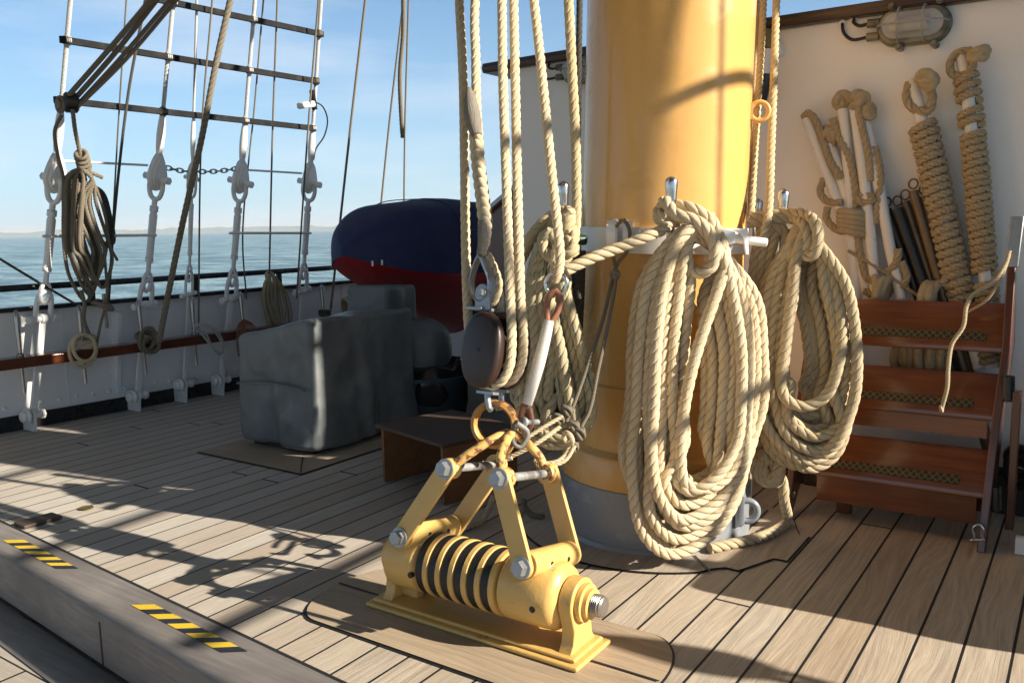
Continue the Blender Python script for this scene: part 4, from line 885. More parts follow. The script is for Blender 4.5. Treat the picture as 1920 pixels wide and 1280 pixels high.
# the hitch pulled through and over the top of the coil, taken from the pin
MC(m, [(1240, 395, 3.19), (1246, 378, 3.13), (1268, 402, 3.05), (1300, 412, 3.01), (1326, 430, 2.985), (1340, 465, 2.98), (1334, 500, 3.0), (1312, 512, 3.03), (1292, 500, 3.08)], R1)
MC(m, [(1270, 385, 3.12), (1300, 392, 3.06), (1330, 412, 3.03), (1352, 455, 3.01), (1357, 500, 3.03)], R1)
for k in range(2): MC(m, [(1258 + 25*math.cos(t), 398 + 10*k + 9*math.sin(t), 3.17 - .045*math.sin(t)) for t in np.arange(8)*math.pi/4], R1*.9, True)
MC(m, [(1062, 507, 3.0), (1105, 486, 3.03), (1160, 465, 3.07), (1208, 446, 3.08), (1240, 432, 3.10), (1262, 418, 3.12)], R1*.95)
link('hitch', m, M['rope'], cl)

def MB2(mb, pts, R, closed=False, **k): return MR(mb, [(x, y, q + .17 * min(1, max(0, (3.52 - q) / .2))) for x, y, q in pts], R, closed, **k)
R2 = .0225
cl = thing('rope_coil', A(1500, 470, M=3.3), 'fuzzy grey tan coil hanging right of the mast in front of the wooden steps', 'rope coil', 'manila coils round the mast')
m = MB()
LO = [(1432, 1602, 858, 3.24, 3.26, 1510), (1448, 1585, 838, 3.23, 3.24, 1520), (1466, 1568, 812, 3.23, 3.22, 1525), (1424, 1598, 872, 3.29, 3.31, 1512), (1440, 1556, 846, 3.29, 3.29, 1500), (1458, 1544, 822, 3.30, 3.28, 1505), (1476, 1590, 800, 3.22, 3.30, 1520), (1430, 1530, 866, 3.34, 3.34, 1490), (1446, 1576, 852, 3.34, 3.35, 1512), (1420, 1606, 846, 3.35, 3.20, 1515), (1452, 1514, 806, 3.33, 3.35, 1488), (1468, 1530, 776, 3.30, 3.33, 1500), (1438, 1522, 838, 3.37, 3.37, 1486), (1428, 1540, 860, 3.31, 3.32, 1500)]
for i, (xl_, xr_, yb, ml, mr, xb) in enumerate(LO):
    j = lambda s=3: random.uniform(-s, s); k = (xl_ - 1420) / 60; bw = 44
    pts = [(1500 + j(), 428 + 6*(i % 3), (ml+mr)/2), (1478 + 8*k, 462, ml), (xl_ + 14, 530 + j(), ml), (xl_ + j(2), 620, ml), (xl_ - 6 + j(2), 710 + j(), ml), (xl_ - 2 + 8*(yb < 850), yb - 80 + j(), ml), (xb - bw, yb - 22, ml - .01), (xb + 5, yb + 6, (ml+mr)/2 - .01), (xb + bw + 8, yb - 18, mr), (xr_ - 8, yb - 85, mr), (xr_ + 2 + j(2), 700 + j(), mr), (xr_ - 4, 610, mr), (xr_ - 22, 530, mr), (1532, 456, mr - .01)]
    MB2(m, pts, R2, True, K=24)
MB2(m, [(1512, 430, 3.20), (1494, 480, 3.18), (1484, 560, 3.18), (1472, 650, 3.18), (1464, 720, 3.18), (1476, 750, 3.17), (1510, 762, 3.17), (1548, 742, 3.18), (1570, 690, 3.18), (1578, 620, 3.20), (1568, 550, 3.22), (1545, 490, 3.22), (1520, 450, 3.22)], R2)
link('coils', m, M['ropef'], cl)
m = MB()
MB2(m, [(1405, 408, 3.50), (1440, 405, 3.44), (1470, 400, 3.36), (1505, 402, 3.26), (1528, 418, 3.18), (1534, 450, 3.15), (1524, 478, 3.16), (1505, 478, 3.19), (1492, 462, 3.22)], R2)
MB2(m, [(1400, 418, 3.47), (1440, 414, 3.42), (1480, 410, 3.33), (1510, 425, 3.20), (1516, 455, 3.17), (1506, 480, 3.19)], R2*.95)
MB2(m, [(1430, 440, 3.46), (1445, 425, 3.42), (1470, 432, 3.36), (1480, 455, 3.32)], R2*.95)
for x, mm in ((1412, 3.50), (1426, 3.46), (1440, 3.44)): MB2(m, [(x + 18, 430, mm), (x + 4, 480, mm), (x - 2, 560, mm), (x - 4, 640, mm + .03)], R2*.92)
link('hitch', m, M['ropef'], cl)
m = MB(); P = [A(x, y, M=q) for x, y, q in [(1425, 850, 3.5), (1450, 872, 3.55), (1468, 905, 3.55), (1470, 935, 3.55)]] + [A(1476, 975, Z=.03), A(1455, 993, Z=.028), A(1420, 1008, Z=.028), (A(1375, 1018, Z=.028)), A(1330, 1028, Z=.028)]
rope(m, P, .022)
for k in range(3): MR(m, [(1418 + 10*k, 800, 3.55), (1412 + 8*k, 850, 3.55), (1420 + 8*k, 890, 3.53), (1440 + 8*k, 905, 3.52), (1456 + 4*k, 880, 3.52), (1462 + 3*k, 830, 3.55)], .022)
tag(link('rope_tail', m, M['ropef']), 'rope end trailing from the right coil onto the deck beside the grey mast base', 'rope')

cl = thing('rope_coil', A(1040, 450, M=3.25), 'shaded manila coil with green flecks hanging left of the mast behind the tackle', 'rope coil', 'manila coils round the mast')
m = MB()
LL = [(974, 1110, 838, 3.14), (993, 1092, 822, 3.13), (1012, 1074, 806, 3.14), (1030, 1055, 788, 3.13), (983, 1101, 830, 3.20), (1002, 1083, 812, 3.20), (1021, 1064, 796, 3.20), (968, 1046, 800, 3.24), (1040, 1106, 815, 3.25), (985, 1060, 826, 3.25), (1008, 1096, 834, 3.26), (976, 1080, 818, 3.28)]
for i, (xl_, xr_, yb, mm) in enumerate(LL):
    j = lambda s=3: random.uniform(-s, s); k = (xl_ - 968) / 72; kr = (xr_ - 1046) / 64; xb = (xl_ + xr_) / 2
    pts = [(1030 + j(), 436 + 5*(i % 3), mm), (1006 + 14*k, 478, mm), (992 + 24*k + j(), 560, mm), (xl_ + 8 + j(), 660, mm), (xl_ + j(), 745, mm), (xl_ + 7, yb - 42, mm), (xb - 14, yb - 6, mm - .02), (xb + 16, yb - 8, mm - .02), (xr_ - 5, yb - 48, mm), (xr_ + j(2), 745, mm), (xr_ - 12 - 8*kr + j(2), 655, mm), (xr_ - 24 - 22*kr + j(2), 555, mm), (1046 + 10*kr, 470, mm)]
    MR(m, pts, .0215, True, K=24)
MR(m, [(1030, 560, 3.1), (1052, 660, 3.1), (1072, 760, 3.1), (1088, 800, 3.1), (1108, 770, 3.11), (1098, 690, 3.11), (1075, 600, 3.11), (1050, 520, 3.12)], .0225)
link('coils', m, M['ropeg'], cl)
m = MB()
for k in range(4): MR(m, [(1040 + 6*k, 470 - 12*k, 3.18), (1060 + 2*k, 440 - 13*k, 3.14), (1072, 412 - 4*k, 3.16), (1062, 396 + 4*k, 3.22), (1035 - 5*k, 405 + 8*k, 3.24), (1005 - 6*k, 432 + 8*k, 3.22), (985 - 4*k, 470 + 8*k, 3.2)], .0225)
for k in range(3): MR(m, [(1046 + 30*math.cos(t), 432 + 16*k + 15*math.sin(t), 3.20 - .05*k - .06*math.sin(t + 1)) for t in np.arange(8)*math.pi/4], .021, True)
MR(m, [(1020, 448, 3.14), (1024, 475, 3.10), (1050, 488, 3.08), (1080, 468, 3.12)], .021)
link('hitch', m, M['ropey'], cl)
# dark rope hanks in the shade behind the mast's left edge
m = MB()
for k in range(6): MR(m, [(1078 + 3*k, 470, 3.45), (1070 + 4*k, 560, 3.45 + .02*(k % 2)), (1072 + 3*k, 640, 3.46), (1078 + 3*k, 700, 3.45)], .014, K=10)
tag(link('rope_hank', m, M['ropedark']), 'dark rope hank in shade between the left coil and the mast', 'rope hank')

# vertical ropes at the mast
def mrope(pts, R, mt, lab, M_, ext=4.0, group='vertical ropes beside the mast', K=24):
    P = [A(x, y, M=M_ if np.isscalar(M_) else M_[0] + (M_[1] - M_[0]) * y / pts[-1][1]) for x, y in pts]
    if ext: P = [P[0] + (P[0] - P[1]) / np.linalg.norm(P[0] - P[1]) * ext] + P
    m = MB(); rope(m, P, R, K=K); return tag(link('hoisting_rope', m, M[mt]), lab, 'rope', group)
mrope([(1066, 0), (1073, 140), (1079, 260), (1081, 360), (1080, 420), (1074, 452), (1058, 462)], .0185, 'ropey', 'golden rope just left of the mast, belayed on the green cleat', 3.16)
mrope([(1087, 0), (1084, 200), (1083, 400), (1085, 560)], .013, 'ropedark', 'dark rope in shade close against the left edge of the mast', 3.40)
mrope([(1456, 0), (1452, 120), (1446, 280), (1441, 400), (1432, 450)], .0165, 'ropey', 'sunlit rope right of the mast, the rightmost of three', (4.0, 3.42))
mrope([(1432, 0), (1424, 150), (1414, 300), (1408, 410)], .0155, 'ropey', 'sunlit rope close to the right edge of the mast, middle of three', (4.05, 3.55))
mrope([(1421, 0), (1415, 150), (1409, 290), (1406, 410)], .010, 'ropef', 'thin rope close to the right edge of the mast, leftmost of three', (4.1, 3.6))

# ================================================================ THE YELLOW DECK FITTING (spring tensioner with four arms)
ft = thing('deck_tensioner', (-1.60, 2.12, 0), 'yellow deck fitting with a ribbed drum and four bolted arms under the tackle', 'deck fitting')
AX = np.array([-1.6, 2.12, .178]); tl = math.radians(11); eb = np.array([0, math.cos(tl), -math.sin(tl)]); eu = np.array([0, math.sin(tl), math.cos(tl)])
Lc = lambda x, b=0., u=0.: np.array([x, AX[1], AX[2]]) + eb*b + eu*u
m = MB(); bx(m, -2.022, -1.178, 2.012, 2.226, .009, .024); bx(m, -2.004, -1.196, 2.030, 2.208, .0235, .037); link('base_plate', m, M['buff'], ft, bevel=.0075, seg=3)
def pedestal(x, th):
    m = MB(); P = []; r = .072
    for t in np.linspace(-.15, math.pi + .15, 20): P.append((x, AX[1] + r*math.cos(t), AX[2] + r*math.sin(t)))
    P += [(x, AX[1] - .050, .10), (x, AX[1] - .056, .06), (x, AX[1] - .075, .036), (x, AX[1] + .075, .036), (x, AX[1] + .056, .06), (x, AX[1] + .050, .10)]
    prism(m, P, (th, 0, 0)); link('pedestal', m, M['buff'], ft, bevel=.004)
pedestal(-1.972, .042); pedestal(-1.263, .046)
m = MB(); bx(m, -1.937, -1.86, AX[1] - .018, AX[1] + .018, .036, .10); bx(m, -1.94, -1.83, AX[1] + .03, AX[1] + .055, .036, .075); link('pedestal_web', m, M['buff'], ft, bevel=.006)
rd = .104
m = MB(); lathe(m, (-1.94, AX[1], AX[2]), (1, 0, 0), [(0, .05), (.68, .05)], 24); link('axle', m, M['rubber'], ft)
x0, x1 = -1.795, -1.478; nR = 6; pw = (x1 - x0) / nR
for i in range(nR):
    a_ = x0 + i*pw
    m = MB(); lathe(m, (a_ + .002, AX[1], AX[2]), (1, 0, 0), [(0, rd*.97), (.003, rd*.995), (pw*.58, rd*.995)], 40); link('rubber_disc', m, M['rubber'], ft, bevel=.003)
    m = MB(); lathe(m, (a_ + pw*.60, AX[1], AX[2]), (1, 0, 0), [(0, rd*.99), (.003, rd*1.015), (pw*.37, rd*1.015), (pw*.40, rd*.99)], 44); link('disc_plate', m, M['buff'], ft)
def clamp(xa, xb, xt, side):
    m = MB(); L = xb - xa
    pr_ = [(0, rd*.80), (.010, rd*.98), (.022, rd*1.01), (L*.55, rd*1.01), (L*.86, rd*1.0), (L - .012, rd*.9), (L, rd*.7)]
    lathe(m, (xa, AX[1], AX[2]), (1, 0, 0), pr_, 44)
    # cross tube laid over the body and faired into it
    for q in (0,): rod(m, Lc(xt, -.125, .100), Lc(xt, .135, .100), .040, 26)
    softbox(m, xt - .050, xt + .050, -.075, .075, -.055, .05, .045, 12, fn=lambda p: Lc(p[0], p[1], .07 + p[2]))
    o = link('clamp_body', m, M['buff'], ft, angle=45, bevel=.003)
    for b in (-.04, .06): m = MB(); lathe(m, Lc(xt + .041, b, .100), (1, 0, 0), [(-.004, .0075), (.0005, .0075)], 12); link('grease_hole', m, M['rubber'], o)
    m = MB(); lathe(m, (xt + .02, AX[1] - rd*1.0, AX[2] - .012), (0, -1, 0), [(-.01, .010), (.0022, .010)], 12); link('grease_hole', m, M['rubber'], o)
clamp(-1.945, x0 + .001, -1.832, -1); clamp(x1 - .001 + .004, -1.266, -1.352, 1)
def arm(xl_, xu, b, ul, uu, th):
    p, q = Lc(xl_, b, ul), Lc(xu, b, uu); d = nrm(q - p); s = nrm(np.cross(d, eb)); r = .033; P = []
    for t in np.linspace(0, math.pi, 12): P.append(q + s*r*math.cos(t) + d*r*math.sin(t))
    for t in np.linspace(math.pi, 2*math.pi, 12): P.append(p + s*r*math.cos(t) + d*r*math.sin(t))
    m = MB(); prism(m, [v - eb*th/2 for v in P], eb*th); link('arm', m, M['buff'], ft, bevel=.0025)
UL, UU = .095, .342; LX, LT, RX, RT = -1.832, -1.668, -1.352, -1.460
BN, BF = -.139, .148
for xl_, xu in ((LX, LT), (RX, RT)):
    arm(xl_, xu, BN, UL, UU, .016); arm(xl_, xu, BF, UL, UU, .016)
    for xx, uu, far in ((xl_, UL, False), (xu, UU, True)):
        m = MB(); hexbolt(m, Lc(xx, BN - .008, uu), -eb, .0255, .026); link('hex_bolt', m, M['galv'], ft, angle=25)
    # shackle pin with its bosses and the bow through the ring
    m = MB(); rod(m, Lc(xu, BN, UU), Lc(xu, BF - .01, UU), .0135, 18); link('shackle_pin', m, M['galvp'], ft)
    m = MB()
    for b in (BN + .009, BF - .036): lathe(m, Lc(xu, b, UU), eb, [(0, .031), (.004, .034), (.024, .034), (.028, .030)], 26)
    xr_ = -1.545 if xu == LT else -1.520
    tp = Lc(xr_, .0, .462); sd = nrm(tp - Lc(xu, 0, UU))
    bow = [Lc(xu, BN + .022, UU) + sd*.028, Lc(xu, BN + .030, UU) + sd*.062, tp - eb*.055 - sd*.022, tp - eb*.026, tp + sd*.008, tp + eb*.026, tp + eb*.06 - sd*.022, Lc(xu, BF - .035, UU) + sd*.062, Lc(xu, BF - .024, UU) + sd*.028]
    tube(m, bow, .0150, K=14); link('shackle_bow', m, M['buffworn'], ft)
m = MB(); lathe(m, (-1.217, AX[1], AX[2]), (1, 0, 0), [(0, .055), (.004, .058), (.018, .058), (.020, .046), (.034, .046), (.036, .04)], 32); link('end_collar', m, M['buff'], ft, angle=25)
m = MB(); pf = [(0, .028)]
for i in range(5): pf += [(.008 + i*.0062, .0335), (.011 + i*.0062, .029)]
pf += [(.042, .031), (.046, .027)]
lathe(m, (-1.190, AX[1], AX[2]), (1, 0, 0), pf, 28); link('threaded_end', m, M['pin'], ft, angle=20)

# ================================================================ TACKLE: ring, block, falls, pennant
rc = A(928, 795, T=0); m = MB(); rax = nrm([math.sin(math.radians(-17)), math.cos(math.radians(-17)), -.1])
u_, v_, d_ = axes(rax); P = [rc + (u_*math.cos(t) + v_*math.sin(t)) * .0685 for t in np.arange(56)*2*math.pi/56]
T_, N_, B_ = frames(np.array(P), True); V = []; F = []; sec = [(-.010, -.017), (-.013, 0), (-.010, .017), (.002, .021), (.010, .012), (.010, -.012), (.002, -.021)]
for i, p in enumerate(P):
    rad = nrm(p - rc)
    for a_, b_ in sec: V.append(p + rad*(-a_) + d_*b_)
for i in range(56):
    for j in range(7): F.append([i*7+j, i*7+(j+1) % 7, ((i+1) % 56)*7+(j+1) % 7, ((i+1) % 56)*7+j])
m.add(V, F); tag(link('lifting_ring', m, M['rust'], angle=50), 'large rust brown iron ring between the wooden block and the yellow arms', 'ring')

bk_ = thing('tackle_block', A(905, 660, T=0), 'big dark varnished wooden double block hanging in the tackle above the ring', 'block')
ba = nrm([.06, 1, -.19]); bw_ = nrm(np.cross(ba, [0, 0, 1])); bu = np.cross(bw_, ba); bu = bu if bu[2] > 0 else -bu
BC = A(901, 655, T=-.075)
def oval(c, w_, h_, n=40, e=2.35): return [c + bw_*w_*math.copysign(abs(math.cos(t))**(2/e), math.cos(t)) + bu*h_*math.copysign(abs(math.sin(t))**(2/e), math.sin(t)) for t in np.arange(n)*2*math.pi/n]
def slab(name, d0, th, w_, h_, mt, rnd):
    m = MB(); V = []; F = []; prof = [(0, .80), (rnd*.15, .90), (rnd*.55, .975), (rnd, 1.0), (th - rnd, 1.0), (th - rnd*.4, .98), (th, .93)]; n = 40
    for h, s in prof: V += oval(BC + ba*(d0 + h), w_ - (1-s)*.075, h_ - (1-s)*.10)
    for i in range(len(prof) - 1):
        for k in range(n): F.append([i*n+k, i*n+(k+1) % n, (i+1)*n+(k+1) % n, (i+1)*n+k])
    F += [list(range(n))[::-1], [(len(prof)-1)*n+k for k in range(n)]]
    m.add(V, F); link(name, m, mt, bk_, angle=55)
slab('cheek', -.012, .040, .080, .124, M['blockw'], .016); slab('partition', .073, .014, .078, .122, M['blockw'], .005); slab('cheek', .132, .036, .080, .124, M['blockw'], .012)
for d0 in (.032, .090):
    m = MB(); lathe(m, BC + ba*d0, ba, [(0, .066), (.008, .066), (.014, .052), (.026, .052), (.032, .066), (.038, .066)], 36); link('sheave', m, M['brassd'], bk_)
    m = MB()
    for sg in (1, -1): box(m, BC + ba*(d0 + .02) + bu*sg*.112, (.07, .04, .018), (bw_, ba, bu))
    link('spacer', m, M['blockw'], bk_, bevel=.004)
m = MB(); lathe(m, BC - ba*.0125, -ba, [(0, .006), (.001, .006)], 12); link('pin_hole', m, M['rubber'], bk_)
m = MB(); tube(m, [BC + ba*.115 + bu*.12*math.sin(t) + bw_*.083*math.cos(t) for t in np.linspace(-1.9, 1.5, 16)], .008, K=8); link('iron_strap', m, M['black'], bk_)
m = MB(); pT = A(905, 556, T=-.03); P = [A(890, 582, T=-.04), A(890, 552, T=-.04)] + [A(904 - 13.5*math.cos(t), 548 - 17*math.sin(t), T=-.04) for t in np.linspace(0, math.pi, 9)] + [A(918, 552, T=-.04), A(918, 582, T=-.04)]
prism(m, P, ba*.012); prism(m, [p + ba*.07 for p in P], ba*.012); box(m, A(905, 580, T=0), (.07, .10, .012), (bw_, ba, bu)); link('top_lug', m, M['galv'], bk_, bevel=.003)
m = MB(); hexbolt(m, A(904, 549, T=-.045), -ba, .012, .012); rod(m, A(904, 549, T=-.045), A(904, 549, T=-.045) + ba*.09, .009); link('lug_bolt', m, M['galv'], bk_)
m = MB()
for dx, t0 in ((0, -.035), (26, .03)):
    a_ = A(914 + dx, 736 - 4*(dx > 0), T=t0); rod(m, a_, A(915 + dx, 756, T=t0), .011, 12); tube(m, [A(915 + dx, 750, T=t0), A(918 + dx*.7, 768, T=t0), A(922 + dx*.3, 760, T=t0 + .025 - dx*.0015)], .010, K=10); bar(m, a_ - bw_*.035, a_ + bw_*.035, .03, .009, ba)
link('bottom_hook', m, M['galv'], bk_, bevel=.002)

def trope(name, pts, R, mt, lab, ext=0., group=None, K=24, cat='rope'):
    P = [A(x, y, T=t) for x, y, t in pts]
    if ext: P = [P[0] + (P[0] - P[1]) / np.linalg.norm(P[0] - P[1]) * ext] + P
    m = MB(); rope(m, P, R, K=K); return tag(link(name, m, M[mt]), lab, cat, group)
g = 'tackle falls at the wooden block'; RT_ = .0168
trope('tackle_fall', [(861, 0, .03), (868, 140, .02), (871, 300, .01), (873, 450, .0), (876, 560, -.01), (880, 620, -.02), (892, 670, -.02)], RT_, 'rope', 'left fall of the tackle passing behind the block beside the spliced eye', 4, g)
trope('tackle_fall', [(941, 0, .03), (943, 150, .02), (948, 300, .0), (953, 450, -.01), (957, 560, -.026), (959, 650, -.028), (954, 690, -.028), (938, 716, -.028), (910, 722, -.028), (885, 704, -.028), (872, 670, -.028)], RT_, 'rope', 'tackle fall running down into the near slot of the block', 4, g)
trope('tackle_fall', [(963, 0, .07), (966, 150, .065), (969, 300, .06), (973, 450, .05), (976, 560, .04), (981, 640, .032), (977, 682, .030), (962, 710, .030), (935, 718, .030), (908, 700, .030)], RT_, 'rope', 'tackle fall running down into the far slot of the block', 4, g)
trope('stay_rope', [(1001, 0, .12), (1013, 110, .11), (1024, 220, .10), (1036, 340, .10), (1046, 430, .09), (1050, 490, .085), (1043, 525, .09), (1040, 505, .11), (1045, 460, .12)], RT_, 'rope', 'leaning rope that ends in the steel ring above the white served pennant', 4)
# spliced eye of the standing part
sp_ = thing('spliced_eye', A(900, 400, T=-.02), 'thick spliced rope with braided throat and metal thimble above the block', 'spliced rope')
m = MB(); rope(m, [A(893, -60, T=.03) + np.array([.1, .5, 3.0])] + [A(x, y, T=t) for x, y, t in [(891, 0, .0), (892, 110, -.01), (894, 210, -.02), (898, 262, -.02)]], RT_, K=18); link('standing_rope', m, M['rope'], sp_)
m = MB(); tube(m, AA([(879, 165), (884, 205), (890, 240), (894, 254)], T=-.04), [.008, .026, .030, .018], K=14); link('canvas_patch', m, M['serve'], sp_)
m = MB(); P, L = spline(AA([(892, 245), (896, 300), (902, 350), (908, 400), (911, 430)], T=-.03), .006); T_, N_, B_ = frames(P); s = np.linspace(0, L, len(P))
for k in range(4):
    ph = 2*math.pi*k/4; tube(m, P + N_*(.013*np.sin(2*math.pi*s/.135 + ph))[:, None] + B_*(.009*np.sin(4*math.pi*s/.135 + 2*ph))[:, None], .0115, K=10, sp=False)
link('braid', m, M['rope'], sp_)
m = MB(); P, L = spline(AA([(909, 415), (909, 450), (904, 478)], T=-.03), .004); sweep(m, P, np.interp(np.linspace(0, 1, len(P)), [0, .4, 1], [.023, .025, .019]) * (1 + .05*np.cos(np.arange(len(P))*1.9)), 16, L=L); link('serving', m, M['serve'], sp_)
eye = [(904, 470), (888, 500), (881, 535), (888, 562), (905, 572), (924, 558), (931, 525), (922, 495), (908, 470)]
m = MB(); rope(m, AA(eye[:2], T=-.03)[:1] + [A(912, 478, T=-.01), A(926, 505, T=.0), A(934, 535, T=.0), (A(926, 562, T=.0)), A(908, 574, T=.01)], .0165, K=24); link('eye_rope', m, M['rope'], sp_)
m = MB(); P, L = spline(AA([(903, 478), (889, 505), (884, 535), (892, 560), (907, 568), (920, 555), (924, 528), (915, 500)], T=-.02), .006, True); sweep(m, P, .0075, 10, True, flat=3.0, L=L); link('thimble', m, M['galv'], sp_)
# steel ring, leathered eyes and served pennant
m = MB(); torus(m, A(1043, 533, T=.09), nrm([-.25, 1, -.05]), .037, .0068, 40, 12, el=1.0); tag(link('steel_ring', m, M['steel']), 'bright steel ring joining the leaning rope to the pennant', 'ring')
pn = thing('served_pennant', A(1005, 690, T=.05), 'short pennant served in white cord with brown leather eyes from ring to ring', 'pennant')
m = MB(); P, L = spline([A(x, y, T=t) for x, y, t in [(1030, 600, .075), (1017, 655, .07), (1002, 710, .06), (988, 758, .05)]], .0022); sweep(m, P, np.interp(np.linspace(0, 1, len(P)), [0, .15, .5, .9, 1], [.0165, .0185, .021, .0185, .017]) * (1 + .035*np.cos(np.arange(len(P))*2*math.pi/3.0)), 18, L=L); link('serving', m, M['servew'], pn)
m = MB(); tube(m, [A(x, y, T=t) for x, y, t in [(1027, 606, .075), (1025, 578, .07), (1030, 555, .075), (1042, 545, .085), (1050, 558, .095), (1046, 582, .09), (1032, 606, .08)]], .011, K=12); link('upper_eye', m, M['leather'], pn)
m = MB(); tube(m, [A(x, y, T=t) for x, y, t in [(986, 752, .05), (978, 775, .04), (980, 800, .045), (990, 806, .055), (996, 790, .06), (992, 765, .055)]], .0105, K=12); link('lower_eye', m, M['leather'], pn)
m = MB(); c = A(985, 791, T=.02); lathe(m, c, -ba, [(-.07, .009), (0, .009), (.004, .0165), (.014, .016), (.018, .010)], 18); tube(m, [c - ba*.05, A(990, 812, T=.03), A(975, 838, T=.02), A(962, 830, T=.0), A(966, 800, T=.0), c + ba*.01], .008, K=10); link('end_pin', m, M['galvp'], pn)
# thin lanyards from the white clamp to the fitting
ln = thing('lanyard', A(1150, 515, M=3.2), 'thin double lanyard knotted from the white mast clamp down to the yellow arm', 'lanyard')
def cross(pts, R, mb, K=12, **k): return rope(mb, [A(x, y, M=q) for x, y, q in pts], R, K=K, **k)
m = MB()
cross([(1155, 425, 3.20), (1168, 412, 3.17), (1180, 430, 3.16), (1176, 470, 3.16), (1160, 490, 3.17), (1152, 510, 3.17), (1130, 600, 3.12), (1100, 690, 3.06), (1075, 760, 3.02), (1062, 790, 3.0)], .0075, m)
cross([(1150, 480, 3.18), (1155, 512, 3.16), (1142, 600, 3.10), (1122, 690, 3.05), (1105, 770, 3.02), (1090, 800, 3.0), (1080, 830, 2.97)], .0075, m)
for c_, R_ in (((1153, 515, 3.15), .015), ((1062, 770, 2.99), .018), ((1046, 785, 2.98), .02), ((1075, 800, 2.97), .020), ((1085, 812, 2.97), .022), ((1073, 835, 2.96), .02)):
    for k in range(3): torus(m, A(*c_[:2], M=c_[2] + .008*k), (math.sin(k*1.7), math.cos(k*1.1), .6), R_, .0075, 16, 8)
link('dark_legs', m, M['ropegrey'], ln)
m = MB()
cross([(1070, 825, 2.95), (1062, 850, 2.93), (1045, 865, 2.90), (1020, 868, 2.88), (1005, 860, 2.88), (1012, 878, 2.85)], .0095, m); cross([(1078, 835, 2.94), (1060, 862, 2.91), (1035, 872, 2.88), (1008, 868, 2.86)], .008, m)
cross([(1055, 780, 2.97), (1020, 800, 2.93), (985, 822, 2.90)], .008, m); cross([(1050, 800, 2.96), (1010, 828, 2.90), (965, 852, 2.88), (920, 868, 2.88)], .0085, m); cross([(960, 858, 2.87), (930, 866, 2.87), (905, 868, 2.88)], .0085, m)
torus(m, A(1065, 822, M=2.94), (.3, 1, .2), .022, .009, 18, 8)
link('light_legs', m, M['rope'], ln)
m = MB(); P = [A(925, 930, Z=.10), A(918, 950, Z=.06), A(905, 975, Z=.02), A(885, 984, Z=.02), A(872, 988, Z=.02)]; rope(m, P, .014, K=12); tag(link('rope_end', m, M['ropef']), 'rope end lying on the deck behind the yellow arms', 'rope')
m = MB(); P = [A(1020, 968, Z=.02), A(1000, 965, Z=.02), A(985, 950, Z=.02), A(982, 935, Z=.05)]; rope(m, P, .013, K=12); tag(link('rope_end', m, M['ropegrey']), 'short grey rope end on the deck beside the grey mast foot', 'rope')

# ================================================================ WOODEN STEPS
sp2 = thing('wooden_steps', (-.65, 3.8, 0), 'varnished mahogany steps with three brass edged treads against the white deckhouse', 'steps')
def stepboard(yp, pxl, pxr, th, depth, name='tread', mt='mahog', bev=.006):
    l, r = A(*pxl, Y=yp), A(*pxr, Y=yp); m = MB(); z = (l[2] + r[2]) / 2
    bx(m, min(l[0], -.95), r[0], yp, yp + depth, z - th, z); return link(name, m, M[mt], sp2, bevel=bev), z, r[0]
TY = [(3.72, (1560, 893), (1848, 915)), (3.79, (1590, 757), (1868, 774)), (3.86, (1608, 636), (1888, 650))]
UP = [558, 686, 812][::-1]
for i, (yp, l, r) in enumerate(TY):
    L_, R_ = A(*l, Y=yp), A(*r, Y=yp); z = (L_[2] + R_[2]) / 2; x0_, x1_ = -.97, R_[0]; rise, run = (.150, .150, .165)[i], .11
    m = MB(); prism(m, [(x0_, yp, z - .026), (x0_, yp, z), (x0_, yp + run, z + rise), (x0_, yp + run + .028, z + rise - .012), (x0_, yp + .03, z - .026)], (x1_ - x0_, 0, 0)); o = link('tread', m, M['mahog'], sp2, bevel=.005)
    d_ = nrm([0, run, rise]); n_2 = np.array([0, -d_[2], d_[1]]); c0 = np.array([(x0_ + x1_)/2 - .015 + .01*i, yp, z]) + d_ * .040 + n_2 * .002
    m = MB(); box(m, c0, (x1_ - x0_ - .16, .037, .006), ((1, 0, 0), d_, n_2)); link('brass_edge', m, M['tread'], o)
    if i < 2: m = MB(); bx(m, x0_ + .01, x1_ - .03, yp + .012, yp + .030, z - (.135, .10)[i], z - .0265); link('fascia', m, M['mahog'], sp2)
pT = [A(1838, 1036, Z=0), A(1850, 930, Y=3.70), A(1868, 780, Y=3.78), A(1886, 655, Y=3.85), A(1896, 492, Y=3.93)]
for sx_, nm in ((0, 'R'), (-.76, 'L')):
    m = MB(); P = []
    for p, wd in zip(pT, (.035, .05, .05, .05, .05)): P.append((p, wd))
    V = []; F = []
    for p, wd in P:
        x = p[0] + sx_; V += [(x - .014, p[1], p[2]), (x + .016, p[1], p[2]), (x + .016, p[1] + .05 + (.17 if .15 < p[2] < .95 else 0), p[2]), (x - .014, p[1] + .05 + (.17 if .15 < p[2] < .95 else 0), p[2])]
    n = len(P)
    for i in range(n - 1):
        for j in range(4): F.append([i*4+j, i*4+(j+1) % 4, (i+1)*4+(j+1) % 4, (i+1)*4+j])
    F += [[3, 2, 1, 0], [(n-1)*4+k for k in range(4)]]
    if sx_: V = [(x, y, z * .95 if z > .9 else z) for x, y, z in V]
    m.add(V, F); link('stringer', m, M['mahogv'], sp2, bevel=.004)
m = MB(); a_, b_ = A(1897, 492, Y=3.925), A(1908, 405, Y=3.96); bar(m, a_ - (b_-a_)*.1, b_, .048, .014, (1, 0, 0)); link('metal_bracket', m, M['galv'], sp2, bevel=.004)
m = MB(); bx(m, -.245, -.215, 3.80, 3.86, .06, .62); link('rear_leg', m, M['mahogv'], sp2, bevel=.004)
